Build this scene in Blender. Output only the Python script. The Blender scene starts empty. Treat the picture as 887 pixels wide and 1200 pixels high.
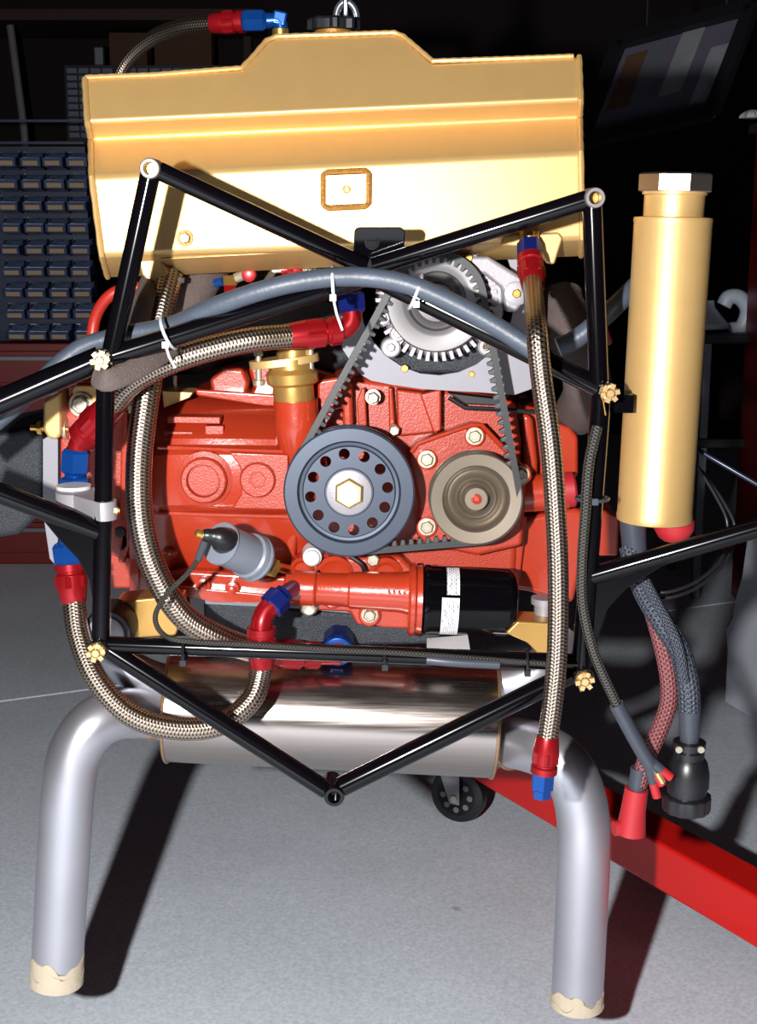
import bpy, bmesh, math, random
from mathutils import Vector, Matrix
random.seed(7)
S = bpy.context.scene
C = S.collection
PI = math.pi

# ---------------------------------------------------------------- camera, light, exposure
FPX = 1600.0            # focal length in pixels of the 887x1200 frame
PITCH = math.radians(12)
CAM = Vector((0, 0, 1.164))
cd = bpy.data.cameras.new('camera')
cd.sensor_fit = 'VERTICAL'; cd.sensor_height = 36; cd.lens = 36 * FPX / 1200
cd.clip_start = 0.05; cd.clip_end = 60
co = bpy.data.objects.new('camera', cd); C.objects.link(co)
co.location = CAM; co.rotation_euler = (PI / 2 - PITCH, 0, 0)
S.camera = co
w = bpy.data.worlds.new('world'); S.world = w; w.use_nodes = True
w.node_tree.nodes['Background'].inputs[0].default_value = (0.55, 0.30, 1.0, 1)
w.node_tree.nodes['Background'].inputs[1].default_value = 0.009
ld = bpy.data.lights.new('camera_flash', 'POINT'); ld.energy = 275; ld.shadow_soft_size = 0.022
ld.color = (1.0, 0.985, 0.97)
lo = bpy.data.objects.new('camera_flash', ld); C.objects.link(lo); lo.location = (-0.31, -0.02, 1.19)
S.view_settings.view_transform = 'Standard'; S.view_settings.look = 'None'
S.view_settings.gamma = 1; S.view_settings.exposure = 0.0
S.view_settings.use_curve_mapping = False

# ---------------------------------------------------------------- pixel -> place helpers
FW = Vector((0, math.cos(PITCH), -math.sin(PITCH)))
UP = Vector((0, math.sin(PITCH), math.cos(PITCH)))
def at(px, py, Y):
    d = FW + Vector((1, 0, 0)) * ((px - 443.5) / FPX) + UP * ((600 - py) / FPX)
    return CAM + d * (Y / d.y)
def mpp(px, py, Y):
    return (at(px, py, Y) - CAM).dot(FW) / FPX
def path(pts):
    return [at(*p) for p in pts]
def smooth(P, n=8, closed=False):
    if len(P) < 3: return P
    out = []; N = len(P)
    rng = range(N) if closed else range(N - 1)
    for i in rng:
        if closed: a, b, c, d = P[(i-1) % N], P[i], P[(i+1) % N], P[(i+2) % N]
        else:
            b, c = P[i], P[i+1]
            a = P[i-1] if i > 0 else b * 2 - c
            d = P[i+2] if i + 2 < N else c * 2 - b
        for k in range(n):
            t = k / n
            out.append(0.5 * ((2*b) + (c-a)*t + (2*a-5*b+4*c-d)*t*t + (3*b-3*c+d-a)*t**3))
    if not closed: out.append(P[-1])
    return out
def basis(ax):
    ax = ax.normalized()
    u = Vector((0, 0, 1)) if abs(ax.z) < .9 else Vector((1, 0, 0))
    x = u.cross(ax).normalized(); y = ax.cross(x).normalized()
    return ax, x, y

class B:
    def __init__(s):
        s.bm = bmesh.new(); s.uv = s.bm.loops.layers.uv.new('UVMap')
    def face(s, vs, uvs=None):
        try: f = s.bm.faces.new(vs)
        except ValueError: return None
        if uvs:
            for l, q in zip(f.loops, uvs): l[s.uv].uv = q
        return f
    def rings(s, R, cap=True, us=None, closed=False):
        V = [[s.bm.verts.new(p) for p in r] for r in R]
        n = len(R[0]); m = len(V)
        for i in range(m if closed else m - 1):
            a, b = V[i], V[(i+1) % m]
            u0 = us[i] if us else i; u1 = us[i+1] if us and i+1 < len(us) else i + 1
            for j in range(n):
                k = (j+1) % n
                s.face([a[j], a[k], b[k], b[j]], [(u0, j/n), (u0, (j+1)/n), (u1, (j+1)/n), (u1, j/n)])
        if cap and not closed:
            s.face(V[0][::-1]); s.face(V[-1])
        return s
    def tube(s, P, r, seg=14, cap=True, closed=False, flat=1.0, flatdir=None):
        n = len(P); rr = r if isinstance(r, (list, tuple)) else [r] * n
        T = []
        for i in range(n):
            a = P[(i-1) % n] if (closed or i > 0) else P[0]
            b = P[(i+1) % n] if (closed or i < n-1) else P[-1]
            T.append((b - a).normalized())
        _, x, y = basis(T[0])
        if flatdir is not None:
            x = (flatdir - T[0] * flatdir.dot(T[0])).normalized()
        R = []; us = [0]; L = 0
        for i in range(n):
            if flatdir is not None: x = flatdir
            x = (x - T[i] * x.dot(T[i])).normalized(); y = T[i].cross(x)
            R.append([P[i] + (x * math.cos(2*PI*j/seg) * flat + y * math.sin(2*PI*j/seg)) * rr[i] for j in range(seg)])
            if i: L += (P[i] - P[i-1]).length; us.append(L)
        return s.rings(R, cap, us, closed)
    def lathe(s, c, ax, prof, seg=32, rot=0, cap=True):
        ax, x, y = basis(ax)
        R = []; us = [0]; L = 0
        for i, (h, r) in enumerate(prof):
            R.append([c + ax*h + (x*math.cos(rot+2*PI*j/seg) + y*math.sin(rot+2*PI*j/seg))*max(r, 1e-5) for j in range(seg)])
            if i: L += math.hypot(h-prof[i-1][0], r-prof[i-1][1]); us.append(L)
        return s.rings(R, cap, us)
    def prism(s, pts, depth, taper=1.0):
        v = depth if isinstance(depth, Vector) else Vector((0, depth, 0))
        c = sum(pts, Vector()) / len(pts)
        A = [s.bm.verts.new(p) for p in pts]; D = [s.bm.verts.new(c + (p - c)*taper + v) for p in pts]
        s.face(A); s.face(D[::-1])
        n = len(pts)
        for i in range(n): s.face([A[i], D[i], D[(i+1) % n], A[(i+1) % n]])
        return s
    def pprism(s, pts, Y, depth, taper=1.0):
        return s.prism([at(x, y, Y) for x, y in pts], depth, taper)
    def box(s, c, d, rot=None):
        M = rot or Matrix.Identity(3); hx, hy, hz = d[0]/2, d[1]/2, d[2]/2
        c = Vector(c)
        pts = [c + M @ Vector(q) for q in ((-hx,-hy,-hz),(hx,-hy,-hz),(hx,-hy,hz),(-hx,-hy,hz))]
        return s.prism(pts, M @ Vector((0, d[1], 0)))
    def out(s, name, m, parent=None, bevel=0, bseg=2, ang=32, sub=0, **pr):
        bm = s.bm
        bmesh.ops.recalc_face_normals(bm, faces=bm.faces)
        for f in bm.faces: f.smooth = True
        for e in bm.edges:
            if len(e.link_faces) == 2 and e.calc_face_angle(0) > math.radians(ang): e.smooth = False
        lo_ = Vector((min(v.co.x for v in bm.verts), min(v.co.y for v in bm.verts), min(v.co.z for v in bm.verts)))
        hi_ = Vector((max(v.co.x for v in bm.verts), max(v.co.y for v in bm.verts), max(v.co.z for v in bm.verts)))
        c = (lo_ + hi_) / 2
        if parent is None: c.z = lo_.z
        bmesh.ops.translate(bm, verts=bm.verts, vec=-c)
        me = bpy.data.meshes.new(name); bm.to_mesh(me); bm.free()
        me.materials.append(m)
        o = bpy.data.objects.new(name, me); C.objects.link(o)
        if parent is not None:
            o.parent = parent; o.location = c - wloc(parent)
        else: o.location = c
        if sub:
            q = o.modifiers.new('sub', 'SUBSURF'); q.levels = sub; q.render_levels = sub
        if bevel:
            q = o.modifiers.new('bevel', 'BEVEL'); q.width = bevel; q.segments = bseg
            q.limit_method = 'ANGLE'; q.angle_limit = math.radians(35); q.harden_normals = True
            for p in me.polygons: p.use_smooth = True
        for k, v in pr.items(): o[k] = v
        return o
def wloc(o):
    l = Vector(o.location)
    while o.parent: o = o.parent; l += o.location
    return l
def thing(name, label, cat, loc, group=None):
    o = bpy.data.objects.new(name, None); o.empty_display_size = .05; C.objects.link(o); o.location = loc
    o['label'] = label; o['category'] = cat
    if group: o['group'] = group
    return o
def tag(o, label, cat, group=None):
    o['label'] = label; o['category'] = cat
    if group: o['group'] = group
    return o
def lab(o, l): o['label'] = l; return o

# ---------------------------------------------------------------- materials
def lin(c):
    return tuple(((v/255)/12.92 if v/255 <= .04045 else ((v/255+.055)/1.055)**2.4) for v in c)
def mat(name, rgb, metal=0, rough=.4, coat=0, var=0, vscale=8, bump=0, bscale=200, spec=.5, aniso=None, rvar=0):
    m = bpy.data.materials.new(name); m.use_nodes = True
    nt = m.node_tree; p = nt.nodes['Principled BSDF']
    c = lin(rgb); p.inputs['Base Color'].default_value = (*c, 1)
    p.inputs['Metallic'].default_value = metal; p.inputs['Roughness'].default_value = rough
    p.inputs['Coat Weight'].default_value = coat; p.inputs['Coat Roughness'].default_value = .08
    p.inputs['Specular IOR Level'].default_value = spec
    tc = nt.nodes.new('ShaderNodeTexCoord')
    if var or rvar:
        n = nt.nodes.new('ShaderNodeTexNoise'); n.inputs['Scale'].default_value = vscale; n.inputs['Detail'].default_value = 6
        src = tc.outputs['Object']
        if aniso:
            mp = nt.nodes.new('ShaderNodeMapping'); mp.inputs['Scale'].default_value = aniso
            nt.links.new(src, mp.inputs[0]); src = mp.outputs[0]
        nt.links.new(src, n.inputs['Vector'])
        if var:
            mx = nt.nodes.new('ShaderNodeMix'); mx.data_type = 'RGBA'
            mx.inputs[6].default_value = (*[v*(1-var) for v in c], 1)
            mx.inputs[7].default_value = (*[min(1, v*(1+var)) for v in c], 1)
            nt.links.new(n.outputs['Fac'], mx.inputs[0]); nt.links.new(mx.outputs[2], p.inputs['Base Color'])
        if rvar:
            mr = nt.nodes.new('ShaderNodeMapRange'); mr.inputs[1].default_value = .3; mr.inputs[2].default_value = .7
            mr.inputs[3].default_value = max(0, rough-rvar); mr.inputs[4].default_value = rough+rvar
            nt.links.new(n.outputs['Fac'], mr.inputs[0]); nt.links.new(mr.outputs[0], p.inputs['Roughness'])
    if bump:
        n2 = nt.nodes.new('ShaderNodeTexNoise'); n2.inputs['Scale'].default_value = bscale; n2.inputs['Detail'].default_value = 3
        nt.links.new(tc.outputs['Object'], n2.inputs['Vector'])
        bp = nt.nodes.new('ShaderNodeBump'); bp.inputs['Strength'].default_value = bump; bp.inputs['Distance'].default_value = .002
        nt.links.new(n2.outputs['Fac'], bp.inputs['Height']); nt.links.new(bp.outputs[0], p.inputs['Normal'])
    return m
def braid(name, ca, cb, metal, rough, K, N, dist=.0012, fleck=None):
    m = bpy.data.materials.new(name); m.use_nodes = True
    nt = m.node_tree; p = nt.nodes['Principled BSDF']
    p.inputs['Metallic'].default_value = metal; p.inputs['Roughness'].default_value = rough
    uv = nt.nodes.new('ShaderNodeUVMap'); sp = nt.nodes.new('ShaderNodeSeparateXYZ'); nt.links.new(uv.outputs[0], sp.inputs[0])
    def mth(op, a, b=None):
        q = nt.nodes.new('ShaderNodeMath'); q.operation = op
        for i, v in enumerate((a, b)):
            if v is None: continue
            if isinstance(v, (int, float)): q.inputs[i].default_value = v
            else: nt.links.new(v, q.inputs[i])
        return q.outputs[0]
    u = mth('MULTIPLY', sp.outputs[0], K*2*PI); v = mth('MULTIPLY', sp.outputs[1], N*2*PI)
    a = mth('SINE', mth('ADD', u, v)); b = mth('SINE', mth('SUBTRACT', u, v))
    h = mth('ADD', mth('MULTIPLY', mth('MAXIMUM', a, b), .5), .5)
    cut = mth('MULTIPLY', mth('ADD', mth('SINE', mth('MULTIPLY', sp.outputs[1], N*2*2*PI)), 1), .25)
    h2 = mth('SUBTRACT', h, cut)
    mx = nt.nodes.new('ShaderNodeMix'); mx.data_type = 'RGBA'
    mx.inputs[6].default_value = (*lin(ca), 1); mx.inputs[7].default_value = (*lin(cb), 1)
    mr = nt.nodes.new('ShaderNodeMapRange'); mr.inputs[1].default_value = .1; mr.inputs[2].default_value = .8
    nt.links.new(h2, mr.inputs[0]); nt.links.new(mr.outputs[0], mx.inputs[0])  # valleys of the weave mixed darker, their shade put into the colour
    col = mx.outputs[2]
    if fleck:
        n = nt.nodes.new('ShaderNodeTexNoise'); n.inputs['Scale'].default_value = 260
        nt.links.new(uv.outputs[0], n.inputs['Vector'])
        r = nt.nodes.new('ShaderNodeMapRange'); r.inputs[1].default_value = .6; r.inputs[2].default_value = .68
        nt.links.new(n.outputs['Fac'], r.inputs[0])
        m2 = nt.nodes.new('ShaderNodeMix'); m2.data_type = 'RGBA'; m2.inputs[7].default_value = (*lin(fleck), 1)
        nt.links.new(r.outputs[0], m2.inputs[0]); nt.links.new(col, m2.inputs[6]); col = m2.outputs[2]
    nt.links.new(col, p.inputs['Base Color'])
    bp = nt.nodes.new('ShaderNodeBump'); bp.inputs['Distance'].default_value = dist; bp.inputs['Strength'].default_value = .9
    nt.links.new(h2, bp.inputs['Height']); nt.links.new(bp.outputs[0], p.inputs['Normal'])
    return m

GOLD = mat('gold_paint', (206, 168, 108), .5, .38, 0, .06, 30, .15, 900)
GOLDW = mat('gold_weld', (160, 110, 48), .45, .45, 0, .1, 60, .5, 400)
GOLDA = mat('gold_anodised', (190, 148, 82), .7, .32, 0, .04, 30)
RED = mat('engine_enamel', (162, 49, 25), 0, .27, .5, .06, 14, .12, 260)
REDC = mat('cast_enamel', (160, 49, 26), 0, .38, .2, .1, 20, .25, 420)
BLACK = mat('gloss_black_powder', (6, 5, 8), 0, .13, 0, spec=.25)
CRINK = mat('crinkle_black', (32, 36, 43), 0, .45, 0, .55, 420, .9, 520)
PLASTB = mat('black_plastic', (20, 20, 24), 0, .35)
ALU = mat('cast_aluminium', (146, 142, 147), .35, .5, 0, .08, 60, .15, 500)
ALUP = mat('aluminium_plate', (134, 132, 139), .3, .6, 0, .05, 40)
STEEL = mat('brushed_stainless', (164, 154, 148), 1, .24, 0, .14, 10, 0, 1, aniso=(1, 30, 30), rvar=.05)
PIPE = mat('mild_steel_pipe', (186, 185, 192), .85, .40, 0, .14, 9, .08, 60, rvar=.06)
WELD = mat('heat_tinted_weld', (172, 138, 104), .8, .35, 0, .3, 40, .4, 300)
ZINC = mat('zinc_bolt', (186, 176, 156), .7, .38)
BRASS = mat('brass_fitting', (214, 170, 92), .9, .3)
CAD = mat('cadmium_nut', (232, 196, 140), .85, .3)
BRAID = braid('stainless_braid', (88, 74, 64), (186, 170, 154), 1, .33, 240, 8, .0005)
SLEEVE = braid('dark_braided_sleeve', (22, 24, 32), (52, 58, 72), 0, .5, 170, 8, fleck=(120, 130, 138))
SLEEVER = braid('red_braided_sleeve', (70, 24, 28), (130, 70, 72), 0, .5, 170, 8, fleck=(150, 118, 118))
RIB = braid('ribbed_black_sleeve', (16, 16, 18), (64, 60, 54), 0, .45, 260, 4)
AR = mat('red_anodised', (150, 18, 25), .55, .3, .1)
ARM = mat('red_rubber', (160, 28, 36), 0, .5)
AB = mat('blue_anodised', (16, 70, 146), .55, .3, .1)
ABD = mat('dark_blue_anodised', (20, 34, 108), .55, .32, .1)
HOSE = mat('grey_rubber_hose', (62, 70, 82), 0, .45, 0, .4, 26, .2, 200, aniso=(1, 1, 3))
SHRINK = mat('grey_heatshrink', (54, 58, 68), 0, .4)
WRAP = mat('exhaust_wrap', (86, 73, 70), 0, .85, 0, .3, 300, 1, 600)
WHITEP = mat('white_nylon', (190, 190, 192), 0, .4)
PULB = mat('blue_grey_anodised', (56, 64, 78), .4, .38)
PULT = mat('tan_hard_anodised', (124, 113, 100), .7, .4)
PULG = mat('grey_pulley', (112, 109, 110), .5, .45)
BELT = mat('belt_rubber', (32, 34, 38), 0, .5)
GREYR = mat('grey_cap', (124, 130, 142), .2, .4)
TAPE = mat('masking_tape', (186, 172, 150), 0, .7, 0, .06, 60, .4, 200)
BEAM = mat('red_hoist_paint', (196, 20, 14), 0, .4, .15, .08, 12)
BIN = mat('navy_bin_plastic', (46, 58, 92), 0, .16, .5)
CARDB = mat('bin_label_card', (150, 128, 100), 0, .8)
REDCAB = mat('red_cabinet', (104, 14, 14), 0, .45)
SHELFW = mat('dark_wood', (52, 26, 22), 0, .7, 0, .2, 6)
CARTON = mat('brown_carton', (80, 52, 34), 0, .85)
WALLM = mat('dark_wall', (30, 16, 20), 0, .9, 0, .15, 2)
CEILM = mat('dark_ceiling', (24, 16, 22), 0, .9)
WPLA = mat('translucent_jug', (176, 186, 200), 0, .4)
SHEETM = mat('white_foam_board', (150, 154, 164), 0, .8, 0, .06, 10)
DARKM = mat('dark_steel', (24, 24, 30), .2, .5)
GREYM = mat('dull_grey_steel', (110, 116, 124), .5, .5)
CHROME = mat('galvanised_chain', (180, 186, 196), .9, .25)
RUBB = mat('tyre_black', (18, 18, 20), 0, .45)

def floor_mat():
    m = mat('concrete', (204, 212, 222), 0, .62, 0, .16, 3.5, .12, 220)
    nt = m.node_tree; p = nt.nodes['Principled BSDF']
    tc = [n for n in nt.nodes if n.type == 'TEX_COORD'][0]
    src = p.inputs['Base Color'].links[0].from_socket
    n = nt.nodes.new('ShaderNodeTexNoise'); n.inputs['Scale'].default_value = 160; n.inputs['Detail'].default_value = 4
    nt.links.new(tc.outputs['Object'], n.inputs['Vector'])
    r = nt.nodes.new('ShaderNodeMapRange'); r.inputs[1].default_value = .25; r.inputs[2].default_value = .75; r.inputs[3].default_value = .80; r.inputs[4].default_value = 1.16
    nt.links.new(n.outputs['Fac'], r.inputs[0])
    m1 = nt.nodes.new('ShaderNodeMix'); m1.data_type = 'RGBA'; m1.blend_type = 'MULTIPLY'; m1.inputs[0].default_value = 1
    nt.links.new(src, m1.inputs[6]); nt.links.new(r.outputs[0], m1.inputs[7])
    # small dark spills
    v = nt.nodes.new('ShaderNodeTexVoronoi'); v.inputs['Scale'].default_value = 5.5
    nt.links.new(tc.outputs['Object'], v.inputs['Vector'])
    n3 = nt.nodes.new('ShaderNodeTexNoise'); n3.inputs['Scale'].default_value = 40
    nt.links.new(tc.outputs['Object'], n3.inputs['Vector'])
    ad = nt.nodes.new('ShaderNodeMath'); ad.operation = 'MULTIPLY_ADD'; ad.inputs[1].default_value = .12
    nt.links.new(n3.outputs['Fac'], ad.inputs[0]); nt.links.new(v.outputs['Distance'], ad.inputs[2])
    r2 = nt.nodes.new('ShaderNodeMapRange'); r2.inputs[1].default_value = .085; r2.inputs[2].default_value = .125; r2.inputs[3].default_value = .62; r2.inputs[4].default_value = 1
    nt.links.new(ad.outputs[0], r2.inputs[0])
    m2 = nt.nodes.new('ShaderNodeMix'); m2.data_type = 'RGBA'; m2.blend_type = 'MULTIPLY'; m2.inputs[0].default_value = 1
    nt.links.new(m1.outputs[2], m2.inputs[6]); nt.links.new(r2.outputs[0], m2.inputs[7])
    nt.links.new(m2.outputs[2], p.inputs['Base Color'])
    return m
CONC = floor_mat()
SEAMM = mat('joint_filler', (225, 226, 228), 0, .8)

# ================================================================ SETTING
X0, X1, Y0, Y1, ZC = -3.6, 3.6, -3.0, 7.6, 3.5
fl = B().box((0, (Y0+Y1)/2, -.06), (X1-X0, Y1-Y0, .08)).out('floor', SEAMM, kind='structure')
ja, jb = at(0, 822, 3.0), at(140, 803, 3.0)       # direction of the control joint, traced on the floor
def onfloor(px, py, z=0):
    d = FW + Vector((1, 0, 0)) * ((px - 443.5) / FPX) + UP * ((600 - py) / FPX)
    return CAM + d * ((z - CAM.z) / d.z)
ja, jb = onfloor(0, 822), onfloor(140, 803)
k = (jb.y - ja.y) / (jb.x - ja.x)
yl = ja.y + (X0 - ja.x) * k; yr = ja.y + (X1 - ja.x) * k; g = .006
V3 = Vector
B().prism([V3((X0, Y0, 0)), V3((X1, Y0, 0)), V3((X1, yr-g, 0)), V3((X0, yl-g, 0))], V3((0, 0, -.02))).out('slab', CONC, fl)
B().prism([V3((X0, yl+g, 0)), V3((X1, yr+g, 0)), V3((X1, Y1, 0)), V3((X0, Y1, 0))], V3((0, 0, -.02))).out('slab', CONC, fl)
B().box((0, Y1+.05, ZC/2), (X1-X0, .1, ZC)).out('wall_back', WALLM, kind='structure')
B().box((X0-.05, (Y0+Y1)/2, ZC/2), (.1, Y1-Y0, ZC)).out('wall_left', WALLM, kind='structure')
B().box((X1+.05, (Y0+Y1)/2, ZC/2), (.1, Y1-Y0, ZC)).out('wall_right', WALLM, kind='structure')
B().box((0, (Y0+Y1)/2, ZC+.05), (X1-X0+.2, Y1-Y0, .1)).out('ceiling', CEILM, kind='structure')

# ================================================================ shared small builders
FRONT = Vector((0, -1, 0))
def bolt(parent, px, py, Y, r=10, m=ZINC, name='bolt', washer=True, h=.009, ax=FRONT, rot=.3):
    b = B(); u = mpp(px, py, Y); c = at(px, py, Y)
    if washer: b.lathe(c, ax, [(0, r*1.28*u), (.0018, r*1.28*u)], 20)
    R = r*u
    b.lathe(c, ax, [(.001, R), (h*.8, R), (h, R*.8), (h, R*.55), (h*.85, R*.5)], 6, rot)
    return b.out(name, m, parent, ang=25)
def cyl(b, p, q, r1, r2=None, seg=24, bev=0):
    r2 = r1 if r2 is None else r2; d = q - p; L = d.length
    if bev: return b.lathe(p, d, [(0, r1-bev), (bev, r1), (L-bev, r2), (L, r2-bev)], seg)
    return b.lathe(p, d, [(0, r1), (L, r2)], seg)
def hose_end(parent, p, q, r, m=AR):
    """red socket of a hose end from p (hose side) to q"""
    d = q - p; L = d.length; b = B()
    b.lathe(p, d, [(0, r*.80), (L*.05, r*.86), (L*.35, r*.98), (L*.42, r*1.0), (L*.72, r*1.0), (L*.76, r*.86), (L*.80, r*.86), (L*.83, r*1.02), (L, r*1.02)], 24)
    b.lathe(p + d*.40, d, [(0, r*.99), (L*.02, r*1.10), (L*.30, r*1.10), (L*.32, r*.99)], 6)
    return b.out('hose_socket', m, parent, ang=28)
def hexnut(parent, p, q, r, m=AB, name='hex_nut'):
    d = q - p; L = d.length; b = B()
    b.lathe(p, d, [(0, r*.88), (L*.1, r*1.04), (L*.72, r*1.04), (L*.8, r*.86)], 6)
    b.lathe(p, d, [(L*.8, r*.8), (L*.86, r*.72), (L, r*.72)], 20)
    return b.out(name, m, parent, ang=25)
def pipe_obj(name, m, pts, rpx, parent=None, seg=16, n=8, world=False):
    P = pts if world else path(pts)
    r = rpx * mpp(*pts[len(pts)//2]) if not world else rpx
    return B().tube(smooth(P, n), r, seg).out(name, m, parent, ang=60)
def ring_tie(parent, c, axis, r, m, w=.0035, headdir=None, tail=.02, k=1.0):
    b = B(); ax, x, y = basis(axis)
    b.tube([c + (x*math.cos(t)*k+y*math.sin(t))*r for t in [2*PI*i/20 for i in range(20)]], w*.55, 6, closed=True)
    hd = headdir or Vector((0, -.8, -.6)); hd = (hd - ax*hd.dot(ax)).normalized()
    hc = c + Vector((0, hd.y*r*k, hd.z*r))*1.04; b.box(hc, (.007, .006, .007))
    if tail:
        b.tube([hc, hc + Vector((.004, -.004, -tail*.5)), hc + Vector((.010, -.001, -tail))], w*.45, 6)
    return b

# ================================================================ OIL TANK
def tank():
    t = thing('oil_tank', 'large gold welded oil tank with ridged front above the engine', 'tank', at(395, 300, 1.75))
    # cross-section rows (left px, right px, y at left, y at right, Y)
    rows = [(98, 680, 92, 66, 1.728), (101, 682, 143, 117, 1.688), (105, 681, 163, 137, 1.722),
            (106, 682, 207, 178, 1.668), (118, 684, 300, 280, 1.664), (125, 682, 325, 300, 1.712)]
    b = B(); YB = 1.92
    rr = []
    for (xl, xr, yl_, yr_, Y) in rows:
        rr.append((at(xl, yl_, Y), at(xr, yr_, Y)))
    V = []
    for i, (a, c) in enumerate(rr):
        ab, cb = Vector((a.x, YB, a.z)), Vector((c.x, YB, c.z))
        V.append([b.bm.verts.new(q) for q in (a, c, cb, ab)])
    rw = lambda x: 92 - 26*(x-98)/582
    O = [at(x, y, 1.728-(y-rw(x))*.00078) for x, y in ((282, 81.5), (296, 68), (312, 49), (324, 43.5), (462, 39.5), (473, 44), (507, 74))]
    Of = [V[0][0]] + [b.bm.verts.new(p) for p in O] + [V[0][1]]
    Ob = [V[0][3]] + [b.bm.verts.new(Vector((p.x, YB, p.z))) for p in O] + [V[0][2]]
    for i in range(len(Of)-1): b.face([Of[i], Of[i+1], Ob[i+1], Ob[i]])
    b.face(Of + [V[1][1], V[1][0]]); b.face(Ob + [V[1][2], V[1][3]])
    for i in range(len(V)-1):
        for j in range(4):
            if i == 0 and j in (0, 2): continue
            k2 = (j+1) % 4
            b.face([V[i][j], V[i][k2], V[i+1][k2], V[i+1][j]])
    b.face([V[-1][0], V[-1][1], V[-1][2], V[-1][3]][::-1])
    b.out('tank_body', GOLD, t, bevel=.006, bseg=3)
    # weld beads along the two ends and the top outline
    for side in (0, 1):
        P = [r[side] + Vector((0.0015 if side == 0 else -.0015, -.001, 0)) for r in rr]
        pp = []
        for i in range(len(P)-1):
            for k3 in range(6): pp.append(P[i].lerp(P[i+1], k3/6))
        pp.append(P[-1])
        B().tube(pp, [.0042 if i % 2 else .0035 for i in range(len(pp))], 8).out('weld_bead', GOLD, t)
    topline = [at(x, y-.5, 1.7275 - (y-(92-26*(x-98)/582))*.00078) for x, y in [(100, 91), (180, 88), (283, 80), (296, 67), (312, 48), (324, 43), (462, 38.5), (473, 43), (507, 72), (600, 69), (678, 66)]]
    pp = []
    for i in range(len(topline)-1):
        nn = max(2, int((topline[i+1]-topline[i]).length/.006))
        for k3 in range(nn): pp.append(topline[i].lerp(topline[i+1], k3/nn))
    B().tube(pp, [.0034 if i % 2 else .0029 for i in range(len(pp))], 8).out('weld_bead', GOLD, t)
    # recessed mounting pad with welded frame
    fr = B()
    o = [(379, 205), (384, 202), (428, 200), (432, 204), (432, 238), (427, 242), (384, 244), (379, 239)]
    P = [at(x, y, 1.664) for x, y in o]
    q = []
    for i in range(len(P)):
        for k3 in range(4): q.append(P[i].lerp(P[(i+1) % len(P)], k3/4))
    fr.tube(q, .0036, 8, closed=True); fr.out('pad_frame', GOLDW, t)
    B().pprism([(382, 206), (429, 204), (429, 238), (382, 240)], 1.662, .01).out('mounting_pad', GOLD, t)
    b = B(); c = at(406, 222, 1.6625); u = mpp(406, 222, 1.66)
    b.lathe(c, FRONT, [(0, 5*u), (.004, 5*u), (.004, 2.6*u), (.0, 2.4*u)], 18).out('threaded_insert', GOLDW, t)
    b = B(); c = at(217, 279, 1.665)
    b.lathe(c, FRONT, [(0, 10*u), (.004, 9.5*u), (.004, 7*u)], 24).out('drain_boss', GOLDW, t)
    bolt(t, 217, 279, 1.661, 6.5, ZINC, 'drain_plug', washer=False)
    # bottom flange pieces and mounting ears
    B().prism([at(x, y, Y) for x, y, Y in ((184, 303, 1.670), (560, 284, 1.670), (620, 281, 1.670), (617, 291, 1.70), (560, 304, 1.722), (192, 323, 1.722))], .10).out('bottom_pan', GOLD, t, bevel=.004)
    B().pprism([(160, 300), (184, 298), (197, 318), (197, 334), (176, 334), (166, 322)], 1.68, .05).out('mounting_ear', GOLD, t, bevel=.003)
    B().pprism([(586, 288), (590, 276), (655, 272), (660, 279), (650, 310), (640, 309), (630, 290)], 1.66, .006).out('mounting_ear', GOLD, t, bevel=.003)
    # bungs on top
    u = mpp(328, 45, 1.82)
    B().lathe(at(329, 46, 1.82), Vector((0, 0, 1)), [(0, 10*u), (.012, 10*u), (.013, 8.5*u)], 24).out('outlet_bung', BRASS, t)
    b = B(); c = at(391, 44, 1.84); u = mpp(391, 44, 1.84)
    b.lathe(c, Vector((0, 0, 1)), [(0, 22*u), (.008, 22*u), (.009, 19*u)], 32); b.out('filler_neck', GOLDW, t)
    b = B()
    n = 40
    R = []
    for z, s_ in ((.009, 1), (.02, 1), (.023, .93)):
        R.append([c + Vector((math.cos(2*PI*i/n)*(26 + 5*(1 if i % 5 in (0, 1) else 0))*u*s_, math.sin(2*PI*i/n)*(26 + 5*(1 if i % 5 in (0, 1) else 0))*u*s_, z)) for i in range(n)])
    b.rings(R); b.out('filler_cap', DARKM, t, ang=25)
    # hose port under the right end
    B().lathe(at(620, 283, 1.655), Vector((0, 0, -1)), [(-.012, .012), (.008, .012), (.01, .009)], 20).out('hose_port', GOLDA, t)
    return t
tank()

# hanging hook and chain above
def hook():
    t = thing('hoist_hook', 'galvanised steel hook and chain hanging over the gold tank', 'hook', at(405, 35, 1.87))
    u = mpp(405, 20, 1.87)
    P = smooth([at(396, 34, 1.87), at(394, 20, 1.87), at(397, 8, 1.87), at(405, 2, 1.87), at(414, 8, 1.87), at(418, 20, 1.87), at(414, 28, 1.87)], 6)
    B().tube(P, [4.2*u]*(len(P)-4)+[4*u, 3.6*u, 3*u, 2*u], 12).out('hook_bar', CHROME, t)
    for i in range(60):
        c = at(405, 2, 1.87) + Vector((0, 0, -.004 + i*.026))
        if c.z > 3.48: break
        a = Vector((1, 0, 0)) if i % 2 else Vector((0, 1, 0))
        L = []
        for k2 in range(16):
            th = 2*PI*k2/16
            L.append(c + a*math.cos(th)*.009 + Vector((0, 0, 1))*(math.sin(th)*.010 + (.009 if math.sin(th) > 0 else -.009)))
        B().tube(L, .0032, 7, closed=True).out('chain_link', CHROME, t)
    B().tube(smooth([at(396, 30, 1.87), at(393, 40, 1.87), at(398, 52, 1.87)], 4), 4*u, 10).out('lifting_eye', CHROME, t)
hook()

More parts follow.
